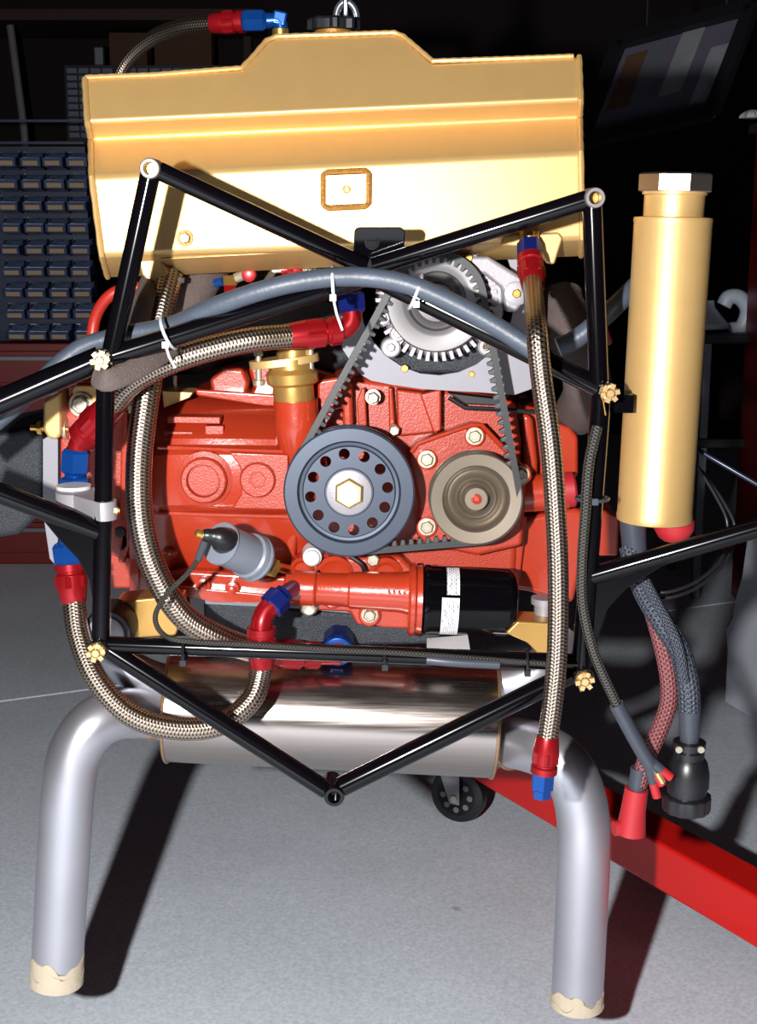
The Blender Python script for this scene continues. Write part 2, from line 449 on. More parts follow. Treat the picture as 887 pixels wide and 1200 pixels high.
# ================================================================ MOUNT FRAME
FY = 1.50
def frame():
    BOSSM = mat('filed_bare_steel', (110, 104, 104), .5, .55, 0, .3, 200)
    t = thing('engine_mount_frame', 'gloss black welded tube frame bolted across the front of the engine', 'frame', at(392, 930, FY))
    UL, VV, UR = (178, 198, FY), (434, 310, FY+.04), (695, 232, FY)
    ML, MR = (122, 420, FY), (711, 458, FY)
    LL, LR, BT = (117, 758, FY), (679, 788, FY), (392, 928, FY-.02)
    def T(a, b, r=11):
        P = path([a, b]); P = [P[0].lerp(P[1], i/6) for i in range(7)]
        u = mpp(*a)
        return B().tube(P, r*u, 20).out('tube', BLACK, t)
    T((186, 200, FY), (428, 312, FY+.04)); T((438, 312, FY+.04), (688, 234, FY))
    T((176, 205, FY), (131, 412, FY), 12)
    T((124, 432, FY), (118, 750, FY), 11)
    T((694, 240, FY), (702, 455, FY), 12); T((705, 455, FY), (681, 780, FY), 12)
    T((128, 418, FY), (428, 324, FY+.042), 12); T((438, 324, FY+.042), (705, 456, FY), 12)
    T((122, 755, FY), (676, 776, FY), 10)
    T((122, 758, FY), (383, 926, FY-.02), 11); T((400, 922, FY-.02), (676, 786, FY), 12)
    T((118, 420, FY), (-60, 497, FY-.03), 15)
    T((116, 622, FY), (-60, 555, FY-.03), 12)
    T((690, 676, FY), (960, 598, FY-.05), 11)
    # gussets
    g1 = [(40, 598), (118, 612), (128, 640), (128, 740), (114, 740), (104, 680), (90, 655), (68, 632)]
    B().pprism(g1, FY-.004, .008).out('gusset', BLACK, t, bevel=.002)
    g2 = [(676, 672), (700, 668), (810, 640), (770, 668), (735, 690), (712, 715), (694, 770), (682, 770)]
    B().pprism(g2, FY-.004, .008).out('gusset', BLACK, t, bevel=.002)
    # top tab with a hole
    b = B(); o = [(415, 270), (419, 266), (470, 266), (475, 271), (473, 296), (440, 318), (420, 312), (414, 300)]
    b.prism([at(x, y, FY+.034+(y-266)*.00030) for x, y in o], .005); b.out('mounting_tab', BLACK, t, bevel=.0015)
    c = at(436, 284, FY+.039); u = mpp(436, 284, FY)
    B().lathe(c, FRONT, [(0, 9*u), (.0015, 9*u), (.0015, 6.5*u), (-.0005, 6*u)], 24).out('tab_bush', BLACK, t)
    # open-ended bosses
    for (x, y, Y), mm in ((UL, BOSSM), (UR, BOSSM), (BT, BLACK)):
        u = mpp(x, y, Y); c = at(x, y, Y)
        bs = B().lathe(c + Vector((0, .02, 0)), FRONT, [(0, 12*u), (.034, 12*u), (.036, 11*u), (.036, 7.5*u), (.004, 7.2*u)], 28).out('boss', mm, t)
        B().lathe(c + Vector((0, .01, 0)), FRONT, [(0, 6.8*u), (.006, 6.8*u)], 20).out('boss_bore', BRASS if mm is BOSSM else DARKM, t)
    u = mpp(392, 915, FY)
    B().lathe(at(389, 914, FY+.01), FRONT, [(0, 11*u), (.03, 11*u), (.03, 7*u), (.01, 7*u)], 24).out('boss', BLACK, t)
    # castle nuts
    for i, (x, y, Y) in enumerate((ML, MR, (117, 758, FY), (682, 791, FY))):
        y = y; u = mpp(x, y, Y); c = at(x, y, Y)
        B().lathe(c, FRONT, [(-.01, 13*u), (.012, 13*u)], 24).out('node_boss', BLACK, t)
        c2 = c + FRONT*.012
        nb = B(); nb.lathe(c2, FRONT, [(0, 11*u), (.006, 11*u), (.007, 9.5*u)], 6, .2)
        for j in range(6):
            a = 2*PI*j/6 + .2; nb.box(c2 + Vector((math.cos(a)*8.4*u, -.0095, math.sin(a)*8.4*u)), (.0052, .006, .0052), Matrix.Rotation(-a, 3, 'Y'))
        nb.lathe(c2, FRONT, [(.006, 5*u), (.013, 5*u), (.014, 4*u)], 16)
        n_ = nb.out('castle_nut', CAD, t)
        B().tube([c2 + Vector((.009, -.009, .002)), c2 + Vector((-.009, -.009, .001)), c2 + Vector((-.004, -.011, -.012 if i != 1 else -.024))], .0011, 6).out('split_pin', BRASS, t)
    return t
frame()

# ================================================================ ENGINE
E = thing('engine', 'orange red painted engine block hanging behind the black frame', 'engine', at(400, 700, 1.85))
def ep(name, pts, Y, d, m=RED, bevel=.005, taper=1.0, parent=E):
    return B().pprism(pts, Y, d, taper).out(name, m, parent, bevel=bevel, bseg=3)
# left drum shaped housing, profile lofted along x
def drum():
    prof = [(458, 1.87), (466, 1.83), (480, 1.79), (497, 1.757), (514, 1.735), (521, 1.733), (527, 1.718), (533, 1.712), (560, 1.708), (592, 1.712), (598, 1.718), (603, 1.73), (625, 1.738), (650, 1.752), (672, 1.772), (690, 1.79), (702, 1.83)]
    secs = []
    for x, k2, dy in ((150, 0, .035), (152, 0, .0), (158, 0, -.002), (162, 0, -.002), (164, 4, .012), (172, 5, .016), (185, 3, .006), (200, 0, 0), (250, 0, 0), (330, 3, .0), (362, 8, .012)):
        s_ = []
        for (y, Y) in prof:
            yy = 580 + (y - 580) * (1 - k2*.006)
            s_.append(at(x, yy, Y + dy))
        a, z = s_[0], s_[-1]
        s_ += [Vector((z.x, 1.98, z.z)), Vector((a.x, 1.98, a.z))]
        secs.append(s_)
    b = B(); b.rings(secs); return b.out('clutch_housing', RED, E, ang=26)
drum()
# raised casting marks and webs on the drum
for p in ([(196, 488), (258, 489), (258, 497), (196, 496)], [(240, 499), (262, 499), (262, 512), (240, 511)], [(192, 505), (226, 506), (226, 516), (192, 515)]):
    ep('cast_pad', p, 1.742, .03, REDC, .0015)
ep('web', [(268, 530), (338, 533), (338, 598), (272, 596), (282, 580), (284, 560), (280, 545)], 1.701, .02, REDC, .002)
def boss(px, py, Y, prof, name='boss', m=RED, seg=36, parent=E, ax=FRONT):
    u = mpp(px, py, Y)
    return B().lathe(at(px, py, Y), ax, [(h, r*u) for h, r in prof], seg).out(name, m, parent, ang=28)
boss(240, 561, 1.712, [(-.02, 34), (.004, 33), (.006, 27), (.014, 27), (.016, 25), (.016, 20), (.008, 18.5), (.008, 17.5), (.010, 17)], 'core_plug_boss', REDC)
boss(302, 562, 1.700, [(-.01, 22), (.003, 21), (.004, 20), (.006, 19), (.006, 9)], 'drain_plug_boss', REDC)
b = B(); u = mpp(302, 562, 1.7)
b.lathe(at(302, 562, 1.696), FRONT, [(0, 11*u), (.003, 10.5*u), (.003, 8.5*u), (-.004, 8*u)], 6, .2); b.out('hex_socket', RED, E, ang=20)
# rib lines running along the drum
for y0, y1, Y in ((524, 530, 1.714), (601, 606, 1.722)):
    B().tube([at(185, y0, Y), at(260, y0+3, Y-.003), at(345, y1, Y-.002)], .003, 8).out('rib', RED, E)
# flange face at the far left
ep('bell_flange', [(70, 505), (78, 470), (92, 446), (150, 445), (162, 470), (160, 690), (132, 690), (110, 672), (88, 672), (70, 640)], 1.80, .05, REDC, .004)
ep('flange_rib', [(142, 482), (150, 480), (152, 640), (146, 660), (138, 660), (140, 600)], 1.775, .04, RED, .003)
ep('flange_lug', [(128, 600), (150, 596), (152, 640), (140, 655), (128, 650)], 1.775, .03, RED, .004)
boss(141, 624, 1.774, [(0, 6.5), (.002, 6), (.0022, 4.5)], 'bolt_hole', DARKM)
lab(ep('adapter_plate', [(50, 515), (58, 510), (68, 512), (68, 660), (74, 660), (70, 668), (58, 655), (50, 600)], 1.805, .012, ALUP, .001), 'bare aluminium adapter plate edge')
ep('lower_rail', [(180, 684), (345, 700), (345, 708), (250, 706), (186, 692)], 1.73, .12, RED, .002)
ep('sump_rail', [(190, 672), (215, 668), (342, 676), (345, 702), (215, 694), (190, 688)], 1.745, .1, RED, .006)
for x, y in ((200, 646), (238, 686), (272, 690)):
    boss(x, y, 1.752 if y < 660 else 1.735, [(-.02, 9), (.004, 8.5), (.005, 5), (.010, 5), (.011, 3)], 'cast_boss', RED, 20)
# timing cover and block front
ep('timing_cover', [(338, 545), (344, 500), (360, 480), (390, 445), (398, 440), (520, 455), (604, 468), (612, 520), (604, 700), (520, 700), (470, 680), (340, 690), (334, 640)], 1.765, .18, REDC, .010)
ep('cover_panel', [(372, 446), (396, 442), (404, 446), (404, 482), (372, 486)], 1.745, .04, RED, .004)
ep('vertical_rib', [(398, 440), (412, 446), (414, 500), (402, 505)], 1.733, .05, RED, .005)
ep('vertical_rib', [(418, 470), (424, 455), (428, 455), (430, 500), (420, 505)], 1.744, .04, RED, .003)
ep('vertical_rib', [(455, 455), (460, 454), (464, 512), (456, 514)], 1.745, .04, RED, .003)
ep('cover_panel', [(464, 456), (512, 462), (514, 502), (506, 508), (466, 512)], 1.744, .05, REDC, .004)
ep('cover_panel', [(492, 462), (517, 456), (517, 505), (508, 508)], 1.736, .05, REDC, .003)
lab(bolt(E, 437, 465, 1.732, 7, ZINC, 'lock_nut', h=.016), 'bare zinc nut on stud')
bolt(E, 462, 503, 1.735, 6.5, ZINC, h=.014, washer=False)
# water pump housing
ep('water_pump_housing', [(478, 540), (480, 527), (488, 519), (552, 497), (566, 498), (575, 508), (608, 540), (618, 556), (612, 640), (560, 652), (500, 640), (488, 628), (490, 590)], 1.735, .05, REDC, .006)
B().tube(path([(482, 530, 1.733), (490, 520, 1.733), (552, 498, 1.733), (564, 498, 1.733), (612, 548, 1.733)]), .0032, 8).out('housing_rim', RED, E)
for x, y in ((500, 538), (556, 511), (500, 617), (610, 556)):
    boss(x, y, 1.735, [(-.01, 13), (.006, 12), (.007, 10)], 'bolt_boss', RED, 24)
    bolt(E, x, y, 1.728, 8, ZINC, h=.007)
# water outlet neck to the right + right head castings
b = B(); cyl(b, at(596, 580, 1.77), at(668, 574, 1.77), 22*mpp(620, 578, 1.77), bev=.004, seg=36); b.out('outlet_neck', RED, E)
b = B(); cyl(b, at(655, 575, 1.768), at(674, 573, 1.768), 21*mpp(620, 578, 1.77), bev=.003, seg=36); lab(b.out('neck_hose', ARM, E), 'crimson rubber stub on neck')
ep('right_head', [(604, 470), (625, 485), (668, 500), (678, 512), (678, 560), (640, 566), (606, 560)], 1.80, .15, RED, .006)
ep('head_corner', [(612, 484), (624, 488), (630, 540), (630, 566), (614, 566)], 1.77, .06, RED, .006)
ep('right_lower_casting', [(588, 640), (616, 606), (672, 596), (690, 600), (688, 640), (672, 708), (664, 708), (618, 694), (590, 690), (584, 665)], 1.785, .16, RED, .008)
ep('casting_ridge', [(597, 690), (606, 625), (612, 604), (618, 604), (614, 640), (608, 690)], 1.772, .04, RED, .004)
ep('rear_cover', [(700, 595), (726, 605), (724, 652), (700, 652)], 1.84, .1, RED, .004)
ep('upper_right_block', [(508, 455), (640, 480), (652, 500), (600, 540), (520, 500)], 1.80, .14, RED, .01)
# thermostat pillar
u = mpp(345, 500, 1.72)
b = B(); P = path([(346, 468, 1.72), (348, 500, 1.722), (355, 540, 1.735), (362, 580, 1.75)])
b.tube(smooth(P, 5), [26*u, 26*u, 26*u, 26*u, 27*u] + [27*u]*5 + [28*u]*6, 28); b.out('thermostat_pillar', RED, E)
ep('pillar_web', [(322, 478), (332, 540), (334, 640), (345, 660), (360, 560), (366, 480)], 1.745, .06, RED, .008)
# top of block, behind hoses
ep('top_rail', [(228, 456), (320, 462), (370, 468), (390, 455), (392, 478), (310, 476), (230, 464)], 1.80, .12, RED, .003)
ep('top_casting', [(245, 445), (262, 430), (285, 432), (292, 450), (288, 464), (248, 460)], 1.83, .05, REDC, .006)
ep('top_casting', [(290, 430), (330, 420), (400, 440), (392, 470), (300, 468)], 1.86, .05, RED, .006)
ep('rear_block', [(160, 470), (250, 450), (620, 470), (660, 500), (660, 690), (180, 690)], 1.93, .15, RED, .006)
# lower castings between pulley and filter housing
def blob(name, pts, Y, d, m=RED, bv=.008): return ep(name, pts, Y, d, m, bv)
blob('pump_body', [(338, 672), (342, 655), (360, 648), (400, 652), (470, 652), (486, 668), (486, 700), (340, 700)], 1.735, .05, REDC)
for x, y, r in ((354, 666, 14), (392, 672, 22), (452, 672, 20)):
    boss(x, y, 1.735, [(-.02, r*1.1), (.006, r), (.009, r*.8), (.006, r*.55)], 'cast_boss', RED, 28)
boss(366, 652, 1.722, [(-.02, 13), (.004, 11), (.005, 9), (.010, 9), (.011, 8)], 'bolt_boss', WHITEP, 24)
bolt(E, 437, 655, 1.73, 8, ZINC, washer=False)
B().tube(smooth(path([(410, 652, 1.72), (424, 662, 1.718), (429, 676, 1.722)]), 5), .003, 8).out('cast_groove', DARKM, E)
# oil filter housing
u = mpp(400, 690, 1.70)
b = B(); b.lathe(at(333, 688, 1.70), at(490, 695, 1.70)-at(333, 688, 1.70), [(0, 13*u), (.002, 16*u), (.012, 17*u), (.013, 21*u), (.038, 21*u), (.040, 22.5*u), (.042, 19.5*u), (.045, 19*u), (.082, 20*u), (.085, 22*u), (.150, 24*u), (.165, 27*u)], 36)
b.out('filter_head', RED, E, ang=30)
b = B(); c0 = at(478, 702, 1.70); ax = (at(600, 706, 1.70) - c0).normalized()
b.lathe(c0, ax, [(0, 40*u), (.003, 43*u), (.008, 43*u), (.011, 40*u), (.0175, 41*u)], 48); b.out('filter_flange', RED, E)
ep('filter_web', [(340, 696), (480, 700), (486, 738), (448, 736), (440, 734), (418, 733), (410, 718), (372, 716), (356, 706)], 1.715, .03, REDC, .005)
B().tube(smooth(path([(378, 704, 1.708), (388, 710, 1.706), (400, 705, 1.706), (412, 700, 1.704), (420, 708, 1.706), (440, 702, 1.704)]), 5), .004, 8).out('cast_ridge', RED, E)
for i in range(5):
    B().lathe(at(456 + i*6, 694 + .4*i, 1.672), FRONT, [(-.004, .0022), (.002, .0018)], 8).out('cast_mark', RED, E)
boss(433, 720, 1.712, [(-.02, 14), (.006, 13), (.008, 11)], 'bolt_boss', RED, 24)
bolt(E, 433, 720, 1.703, 7.5, ZINC); boss(362, 710, 1.712, [(-.01, 11), (.006, 10.5), (.009, 8), (.007, 3)], 'plain_boss', ZINC, 24)
# sump pan, crinkle finish
lab(ep('sump', [(336, 712), (480, 724), (520, 746), (500, 756), (240, 760), (238, 706), (300, 708)], 1.745, .25, CRINK, .006), 'crinkle black sump')
ep('sump_gasket', [(240, 703), (345, 708), (480, 722), (480, 725), (345, 713), (240, 708)], 1.738, .2, GREYM, .0005)
# accessories behind
lab(ep('intake_plenum', [(150, 380), (230, 350), (330, 340), (420, 345), (430, 420), (380, 440), (330, 410), (230, 440), (160, 440)], 1.86, .12, CRINK, .015), 'crinkle black intake plenum')
lab(ep('starter_shroud', [(-60, 560), (-60, 520), (30, 500), (52, 508), (52, 600), (20, 628), (-60, 640)], 1.815, .25, CRINK, .012), 'crinkle black shroud')

# small plain parts attached: gold brackets
def bracket_left():
    t = thing('upper_engine_bracket', 'gold anodised bracket with bolts at upper left of the red engine', 'bracket', at(100, 500, 1.76))
    B().pprism([(84, 456), (88, 452), (150, 452), (150, 478), (128, 480), (96, 490), (85, 486)], 1.79, .012).out('plate', GOLD, t, bevel=.002)
    B().pprism([(66, 436), (112, 412), (112, 425), (70, 446)], 1.76, .05).out('top_flange', GOLD, t, bevel=.002)
    b = B(); R = []
    b.pprism([(50, 470), (72, 458), (72, 510), (66, 516), (56, 514), (50, 505)], 1.765, .05).out('clevis', GOLD, t, bevel=.006, bseg=3)
    b = B(); cyl(b, at(36, 501, 1.79), at(80, 503, 1.79), .0045); b.out('pivot_bolt', BRASS, t)
    b = B(); u = mpp(60, 500, 1.79); b.lathe(at(44, 501, 1.79), Vector((1, 0, 0)), [(0, 8*u), (.006, 9*u)], 6).out('pivot_nut', BRASS, t)
    B().lathe(at(75, 503, 1.79), Vector((1, 0, 0)), [(0, 12*u), (.004, 12*u)], 20).out('washer', ZINC, t)
    bolt(t, 95, 474, 1.788, 11, ZINC, h=.01)
    bolt(t, 157, 480, 1.788, 7, ZINC, h=.01)
    B().pprism([(190, 458), (226, 460), (222, 466), (192, 478)], 1.775, .05).out('rear_plate', GOLD, t, bevel=.001)
    B().tube([at(205, 440, 1.79), at(205, 460, 1.79)], .0025, 8).out('stud', ZINC, t)
bracket_left()
def mount(px, py, label, mir=1):
    t = thing('lower_engine_mount', label, 'engine mount', at(px, py+30, 1.66))
    u = mpp(px, py, 1.66)
    if mir == 1:
        pts = [(134, 705), (186, 700), (212, 702), (214, 722), (206, 745), (160, 748), (148, 728)]
    else:
        pts = [(592, 742), (606, 728), (646, 730), (648, 768), (630, 766), (618, 754)]
    B().pprism(pts, 1.66, .05).out('gold_arm', GOLDA, t, bevel=.003)
    if mir == 1:
        B().lathe(at(126, 742, 1.615), FRONT, [(-.05, 28*u), (.0, 28*u), (.004, 26*u), (.004, 22*u), (.002, 21*u)], 36).out('bush_sleeve', DARKM, t)
        B().lathe(at(124, 743, 1.612), FRONT, [(0, 22*u), (.004, 21*u), (.006, 17*u)], 32).out('bush_face', ALU, t)
    else:
        b = B(); b.lathe(at(638, 700, 1.70), Vector((0, 0, -1)), [(0, 16*u), (.008, 16*u), (.009, 12*u), (.035, 12*u), (.04, 15*u)], 24); b.out('bush_face', ALU, t)
    return t
mount(126, 742, 'gold lower engine mount with round silver bushing at the left')
mount(625, 745, 'gold lower engine mount beside the black oil filter', -1)

# pulleys -----------------------------------------------------------------
def ring_holes(c, ax, r0, r1, rh, rc, n, h, phase=0, seg=64):
    """annular disc with round holes: front face filled between loops, walls pulled back"""
    b = B(); bm = b.bm; axn, x, y = basis(ax)
    def loop(cen, r, s_): return [bm.verts.new(cen + (x*math.cos(2*PI*i/s_)+y*math.sin(2*PI*i/s_))*r) for i in range(s_)]
    loops = [loop(c, r1, seg), loop(c, r0, 40)]
    for k2 in range(n):
        a = phase + 2*PI*k2/n
        loops.append(loop(c + (x*math.cos(a)+y*math.sin(a))*rc, rh, 16))
    ed = []
    for L in loops:
        for i in range(len(L)): ed.append(bm.edges.new((L[i], L[(i+1) % len(L)])))
    bmesh.ops.triangle_fill(bm, edges=ed, use_beauty=True, use_dissolve=False)
    # drop faces that fill a hole
    bad = []
    for f in bm.faces:
        m_ = f.calc_center_median()
        if (m_-c).length < r0*.97: bad.append(f); continue
        for k2 in range(n):
            a = phase + 2*PI*k2/n
            if (m_-(c+(x*math.cos(a)+y*math.sin(a))*rc)).length < rh*.97: bad.append(f); break
    bmesh.ops.delete(bm, geom=bad, context='FACES_ONLY')
    for L in loops:
        D = [bm.verts.new(v.co - axn*h) for v in L]
        for i in range(len(L)):
            j = (i+1) % len(L); b.face([L[i], L[j], D[j], D[i]])
    return b
def crank_pulley():
    px, py, Y = 409, 577, 1.655
    t = thing('crank_pulley', 'blue grey belt pulley with a ring of twelve round holes', 'pulley', at(px, py+77, Y))
    c = at(px, py, Y); u = mpp(px, py, Y); ax = (FRONT + Vector((0, 0, .03))).normalized()
    B().lathe(c, ax, [(-.005, 58*u), (.0, 60*u), (.0015, 61*u), (.0015, 75*u), (0, 77*u), (-.004, 77*u), (-.012, 68*u), (-.018, 68*u), (-.026, 77*u), (-.030, 77*u), (-.031, 58*u), (-.005, 58*u)], 96, cap=False).out('rim', PULB, t, ang=25)
    B().lathe(c, ax, [(-.004, 60*u), (-.0045, 55*u), (-.0012, 53*u)], 96, cap=False).out('face_step', PULB, t, ang=60)
    ring_holes(c + ax*-.0012, ax, 26*u, 53.5*u, 6.6*u, 45.5*u, 12, .010, .12).out('holed_web', PULB, t, ang=25)
    B().lathe(c, ax, [(-.03, 29*u), (.0, 29*u), (.001, 28*u), (.001, 26*u)], 48).out('hub', PULB, t, ang=25)
    B().lathe(c, ax, [(-.002, 26.5*u), (.0022, 26.5*u), (.0028, 25.5*u)], 48).out('washer', ALU, t)
    B().lathe(c, ax, [(.002, 18*u), (.010, 18*u), (.012, 15.5*u), (.012, 10*u), (.0105, 9.4*u)], 6, .5).out('centre_bolt', CAD, t, ang=25)
    B().lathe(c, ax, [(.010, 13*u), (.0145, 12.5*u), (.0155, 10.5*u)], 32).out('bolt_cap', WHITEP, t)
    B().lathe(c, ax, [(-.03, 22*u), (-.11, 24*u)], 32).out('crank_nose', RED, t)
crank_pulley()
def pump_pulley():
    px, py, Y = 558, 585, 1.665
    t = thing('water_pump_pulley', 'tan dished belt pulley on the water pump', 'pulley', at(px, py+56, Y))
    c = at(px, py, Y); u = mpp(px, py, Y); ax = (FRONT + Vector((.02, 0, .03))).normalized()
    B().lathe(c, ax, [(-.018, 37*u), (-.003, 37.8*u), (.0, 40*u), (.001, 53*u), (-.001, 55*u), (-.004, 55*u), (-.012, 47*u), (-.016, 47*u), (-.024, 55*u), (-.028, 55*u), (-.028, 36*u)], 80, cap=False).out('rim', PULT, t, ang=25)
    B().lathe(c, ax, [(-.003, 38*u), (-.010, 36.5*u), (-.015, 34*u), (-.0165, 32*u), (-.015, 29*u), (-.0105, 26*u), (-.008, 23.5*u), (-.009, 21.5*u), (-.015, 19*u), (-.017, 17*u), (-.015, 15.5*u), (-.003, 14*u), (-.002, 13*u)], 80, cap=False).out('dish', PULT, t, ang=60)
    B().lathe(c, ax, [(-.003, 14*u), (-.001, 14*u), (-.0002, 13*u)], 32).out('hub_cap', PULT, t)
    B().lathe(c, ax, [(-.002, 6.5*u), (.003, 6*u), (.004, 4*u), (.001, 3*u)], 16).out('shaft_end', REDC, t)
    B().lathe(c, ax, [(-.022, 12*u), (-.08, 13*u)], 32).out('shaft', GREYM, t)
pump_pulley()
def alternator():
    px, py, Y = 512, 353, 1.675
    t = thing('alternator', 'silver cased alternator behind its grey pulley below the gold tank', 'alternator', at(px, py+84, 1.74))
    c = at(px, py, Y); u = mpp(px, py, Y); ax = FRONT
    B().lathe(c, ax, [(-.010, 33*u), (-.002, 35*u), (.0, 39*u), (.001, 42*u), (.0015, 58*u), (-.001, 59.5*u), (-.004, 59.5*u), (-.012, 50*u), (-.016, 50*u), (-.024, 60*u), (-.028, 60*u), (-.028, 33*u)], 80, cap=False).out('pulley_rim', PULG, t, ang=25)
    B().lathe(c, ax, [(-.006, 37.5*u), (-.013, 35*u), (-.016, 31*u), (-.013, 27*u), (-.006, 24*u), (-.005, 19*u)], 64, cap=False).out('pulley_web', PULG, t, ang=50)
    B().lathe(c, ax, [(-.006, 20*u), (-.001, 20*u), (.0, 18*u)], 40).out('pulley_hub', ALU, t)
    B().lathe(c, ax, [(-.001, 14*u), (.006, 14*u), (.007, 12*u), (.007, 8*u)], 6).out('shaft_nut', ZINC, t)
    cc = Vector((c.x, c.y+.03, c.z)); k2 = 1.02
    B().lathe(cc, ax, [(-.07, 66*u), (-.02, 69*u), (-.008, 68*u), (-.002, 64*u), (.0, 60*u), (-.003, 56*u), (-.01, 40*u)], 72).out('front_case', ALU, t, ang=40)
    # case bars between the cooling slots
    for i in range(44):
        a = 2*PI*i/44
        if -.2 < math.sin(a) and math.cos(a) < -.2: pass
        d = Vector((math.cos(a), 0, math.sin(a)))
        M = Matrix.Rotation(-a, 3, 'Y')
        B().box(cc + d*67*u + Vector((0, -.004, 0)), (11*u, .012, 4.4*u), M).out('cooling_bar', ALU, t)
    B().lathe(cc, ax, [(-.012, 60*u), (-.0065, 71*u), (-.03, 72*u)], 64).out('fan_shroud', DARKM, t)
    # lugs
    for (x, y, r) in ((458, 407, 10), (466, 391, 8), (570, 406, 9), (549, 302, 9), (448, 372, 8)):
        b = B(); q = at(x, y, 1.70); q.y = 1.695
        b.lathe(q, ax, [(-.03, (r+2)*u), (.0, (r+2)*u), (.002, r*u)], 24).out('lug', ALU, t)
        bolt(t, x, y, 1.692, 5, BRASS if r == 9 else ZINC, washer=False, h=.005)
    # pivot arm at the right with round boss
    B().pprism([(548, 300), (572, 300), (612, 325), (618, 345), (606, 366), (592, 366), (588, 338), (568, 322), (556, 322)], 1.69, .022).out('pivot_arm', ALU, t, bevel=.005, bseg=3)
    B().pprism([(566, 316), (590, 336), (590, 372), (578, 380), (572, 350)], 1.70, .022).out('case_web', ALU, t, bevel=.004)
    boss(605, 344, 1.688, [(-.02, 15), (.002, 14), (.003, 11)], 'pivot_boss', ALU, parent=t)
    bolt(t, 605, 344, 1.685, 5.5, BRASS, washer=False, h=.004)
    B().lathe(Vector((c.x, 1.76, c.z)), ax, [(-.09, 64*u), (0, 66*u)], 48).out('rear_case', DARKM, t)
alternator()
def alt_bracket():
    t = thing('alternator_bracket', 'flat grey aluminium plate cradling the alternator over the engine', 'bracket', at(515, 462, 1.72))
    b = B()
    cx, cy = 512, 345
    arc = [(cx + 92*math.cos(a), cy + 95*math.sin(a)) for a in [math.radians(d) for d in range(-38, 200, 14)]]
    outer = [(632, 285), (640, 410), (636, 440), (622, 456), (604, 462), (510, 457), (424, 444), (398, 400), (402, 330)]
    pts = outer[:1] + outer[1:]
    poly = [(585, 285)] + outer[:-1] + [(404, 320), (420, 318)] + arc[::-1]
    # build as quads between arc and outer for a clean plate
    A = arc; n = len(A)
    O = [(632, 287), (636, 330), (638, 370), (640, 405), (637, 440), (622, 456), (602, 463), (565, 460), (530, 458), (495, 456), (460, 451), (435, 446), (424, 440), (414, 428), (402, 410), (396, 390), (400, 372)]
    m_ = min(n, len(O)); Yf = 1.735
    for i in range(m_-1):
        b.pprism([A[i], O[i], O[i+1], A[i+1]], Yf, .01)
    b.out('plate', ALUP, t)
    u = mpp(500, 440, 1.73)
    B().pprism([(442, 400), (585, 405), (580, 424), (556, 440), (470, 438), (448, 425)], 1.745, .05).out('saddle', CRINK, t, bevel=.008)
    bolt(t, 474, 431, 1.74, 5, BRASS, washer=False); bolt(t, 552, 438, 1.74, 4, BRASS, washer=False)
    B().tube(path([(526, 466, 1.74), (545, 478, 1.735), (590, 480, 1.735), (640, 484, 1.74)]), .003, 8).out('cable_loop', PLASTB, t)
    # foot brackets below
    B().pprism([(524, 460), (590, 468), (588, 476), (545, 474)], 1.75, .03).out('foot', DARKM, t, bevel=.002)
    return t
alt_bracket()
def belt():
    Y = 1.672
    cs = [(512, 353, 54), (558, 585, 50), (409, 577, 71)]       # clockwise in the picture
    P2 = [(at(x, y, Y), r*mpp(x, y, Y)) for x, y, r in cs]
    C2 = [((p.x, p.z), r) for p, r in P2]
    # outer tangents
    pts = []
    segs = []
    for i in range(3):
        (a, ra), (c, rc) = C2[i], C2[(i+1) % 3]
        dx, dz = c[0]-a[0], c[1]-a[1]; L = math.hypot(dx, dz); th = math.atan2(dz, dx)
        off = math.acos((ra-rc)/L)
        ang = th + off                     # side of the tangent (left of the direction of travel)
        segs.append(ang)
    full = []
    for i in range(3):
        (c, r) = C2[i]; a0 = segs[i-1]; a1 = segs[i]
        while a1 > a0: a1 -= 2*PI
        n = max(4, int(abs(a1-a0)*r/.004))
        for k2 in range(n+1):
            a = a0 + (a1-a0)*k2/n; full.append(Vector((c[0]+math.cos(a)*r, Y, c[1]+math.sin(a)*r)))
        nx = C2[(i+1) % 3]; e = Vector((nx[0][0]+math.cos(a1)*nx[1], Y, nx[0][1]+math.sin(a1)*nx[1]))
        s_ = full[-1]; n = int((e-s_).length/.004)
        for k2 in range(1, n): full.append(s_.lerp(e, k2/n))
    # equal spacing then teeth as inner profile of one belt loop
    L = [0]
    for i in range(len(full)): L.append(L[-1] + (full[(i+1) % len(full)]-full[i]).length)
    tot = L[-1]; nt_ = int(tot/.0105); N = nt_*6; q = []
    j = 0
    for i in range(N):
        d = tot*i/N
        while L[j+1] < d: j += 1
        f = (d-L[j])/(L[j+1]-L[j]+1e-9); q.append(full[j].lerp(full[(j+1) % len(full)], f))
    R = []
    cen = sum(q, Vector())/len(q)
    for i in range(N):
        tn = (q[(i+1) % N]-q[i-1]).normalized(); nrm = Vector((-tn.z, 0, tn.x))
        if nrm.dot(q[i]-cen) < 0: nrm = -nrm
        tooth = .010 if i % 6 in (0, 1, 2) else .0036
        R.append([q[i]+nrm*.0045+Vector((0, -.0065, 0)), q[i]+nrm*.0045+Vector((0, .0065, 0)), q[i]-nrm*.0035+Vector((0, .0065, 0)),
                  q[i]-nrm*tooth+Vector((0, .005, 0)), q[i]-nrm*tooth+Vector((0, -.0045, 0)), q[i]-nrm*.0035+Vector((0, -.0050, 0)), q[i]-nrm*.0035+Vector((0, -.0065, 0))])
    b = B(); b.rings(R, closed=True)
    tag(b.out('drive_belt', BELT, None, ang=12), 'black cogged drive belt running round the three pulleys', 'belt')
belt()
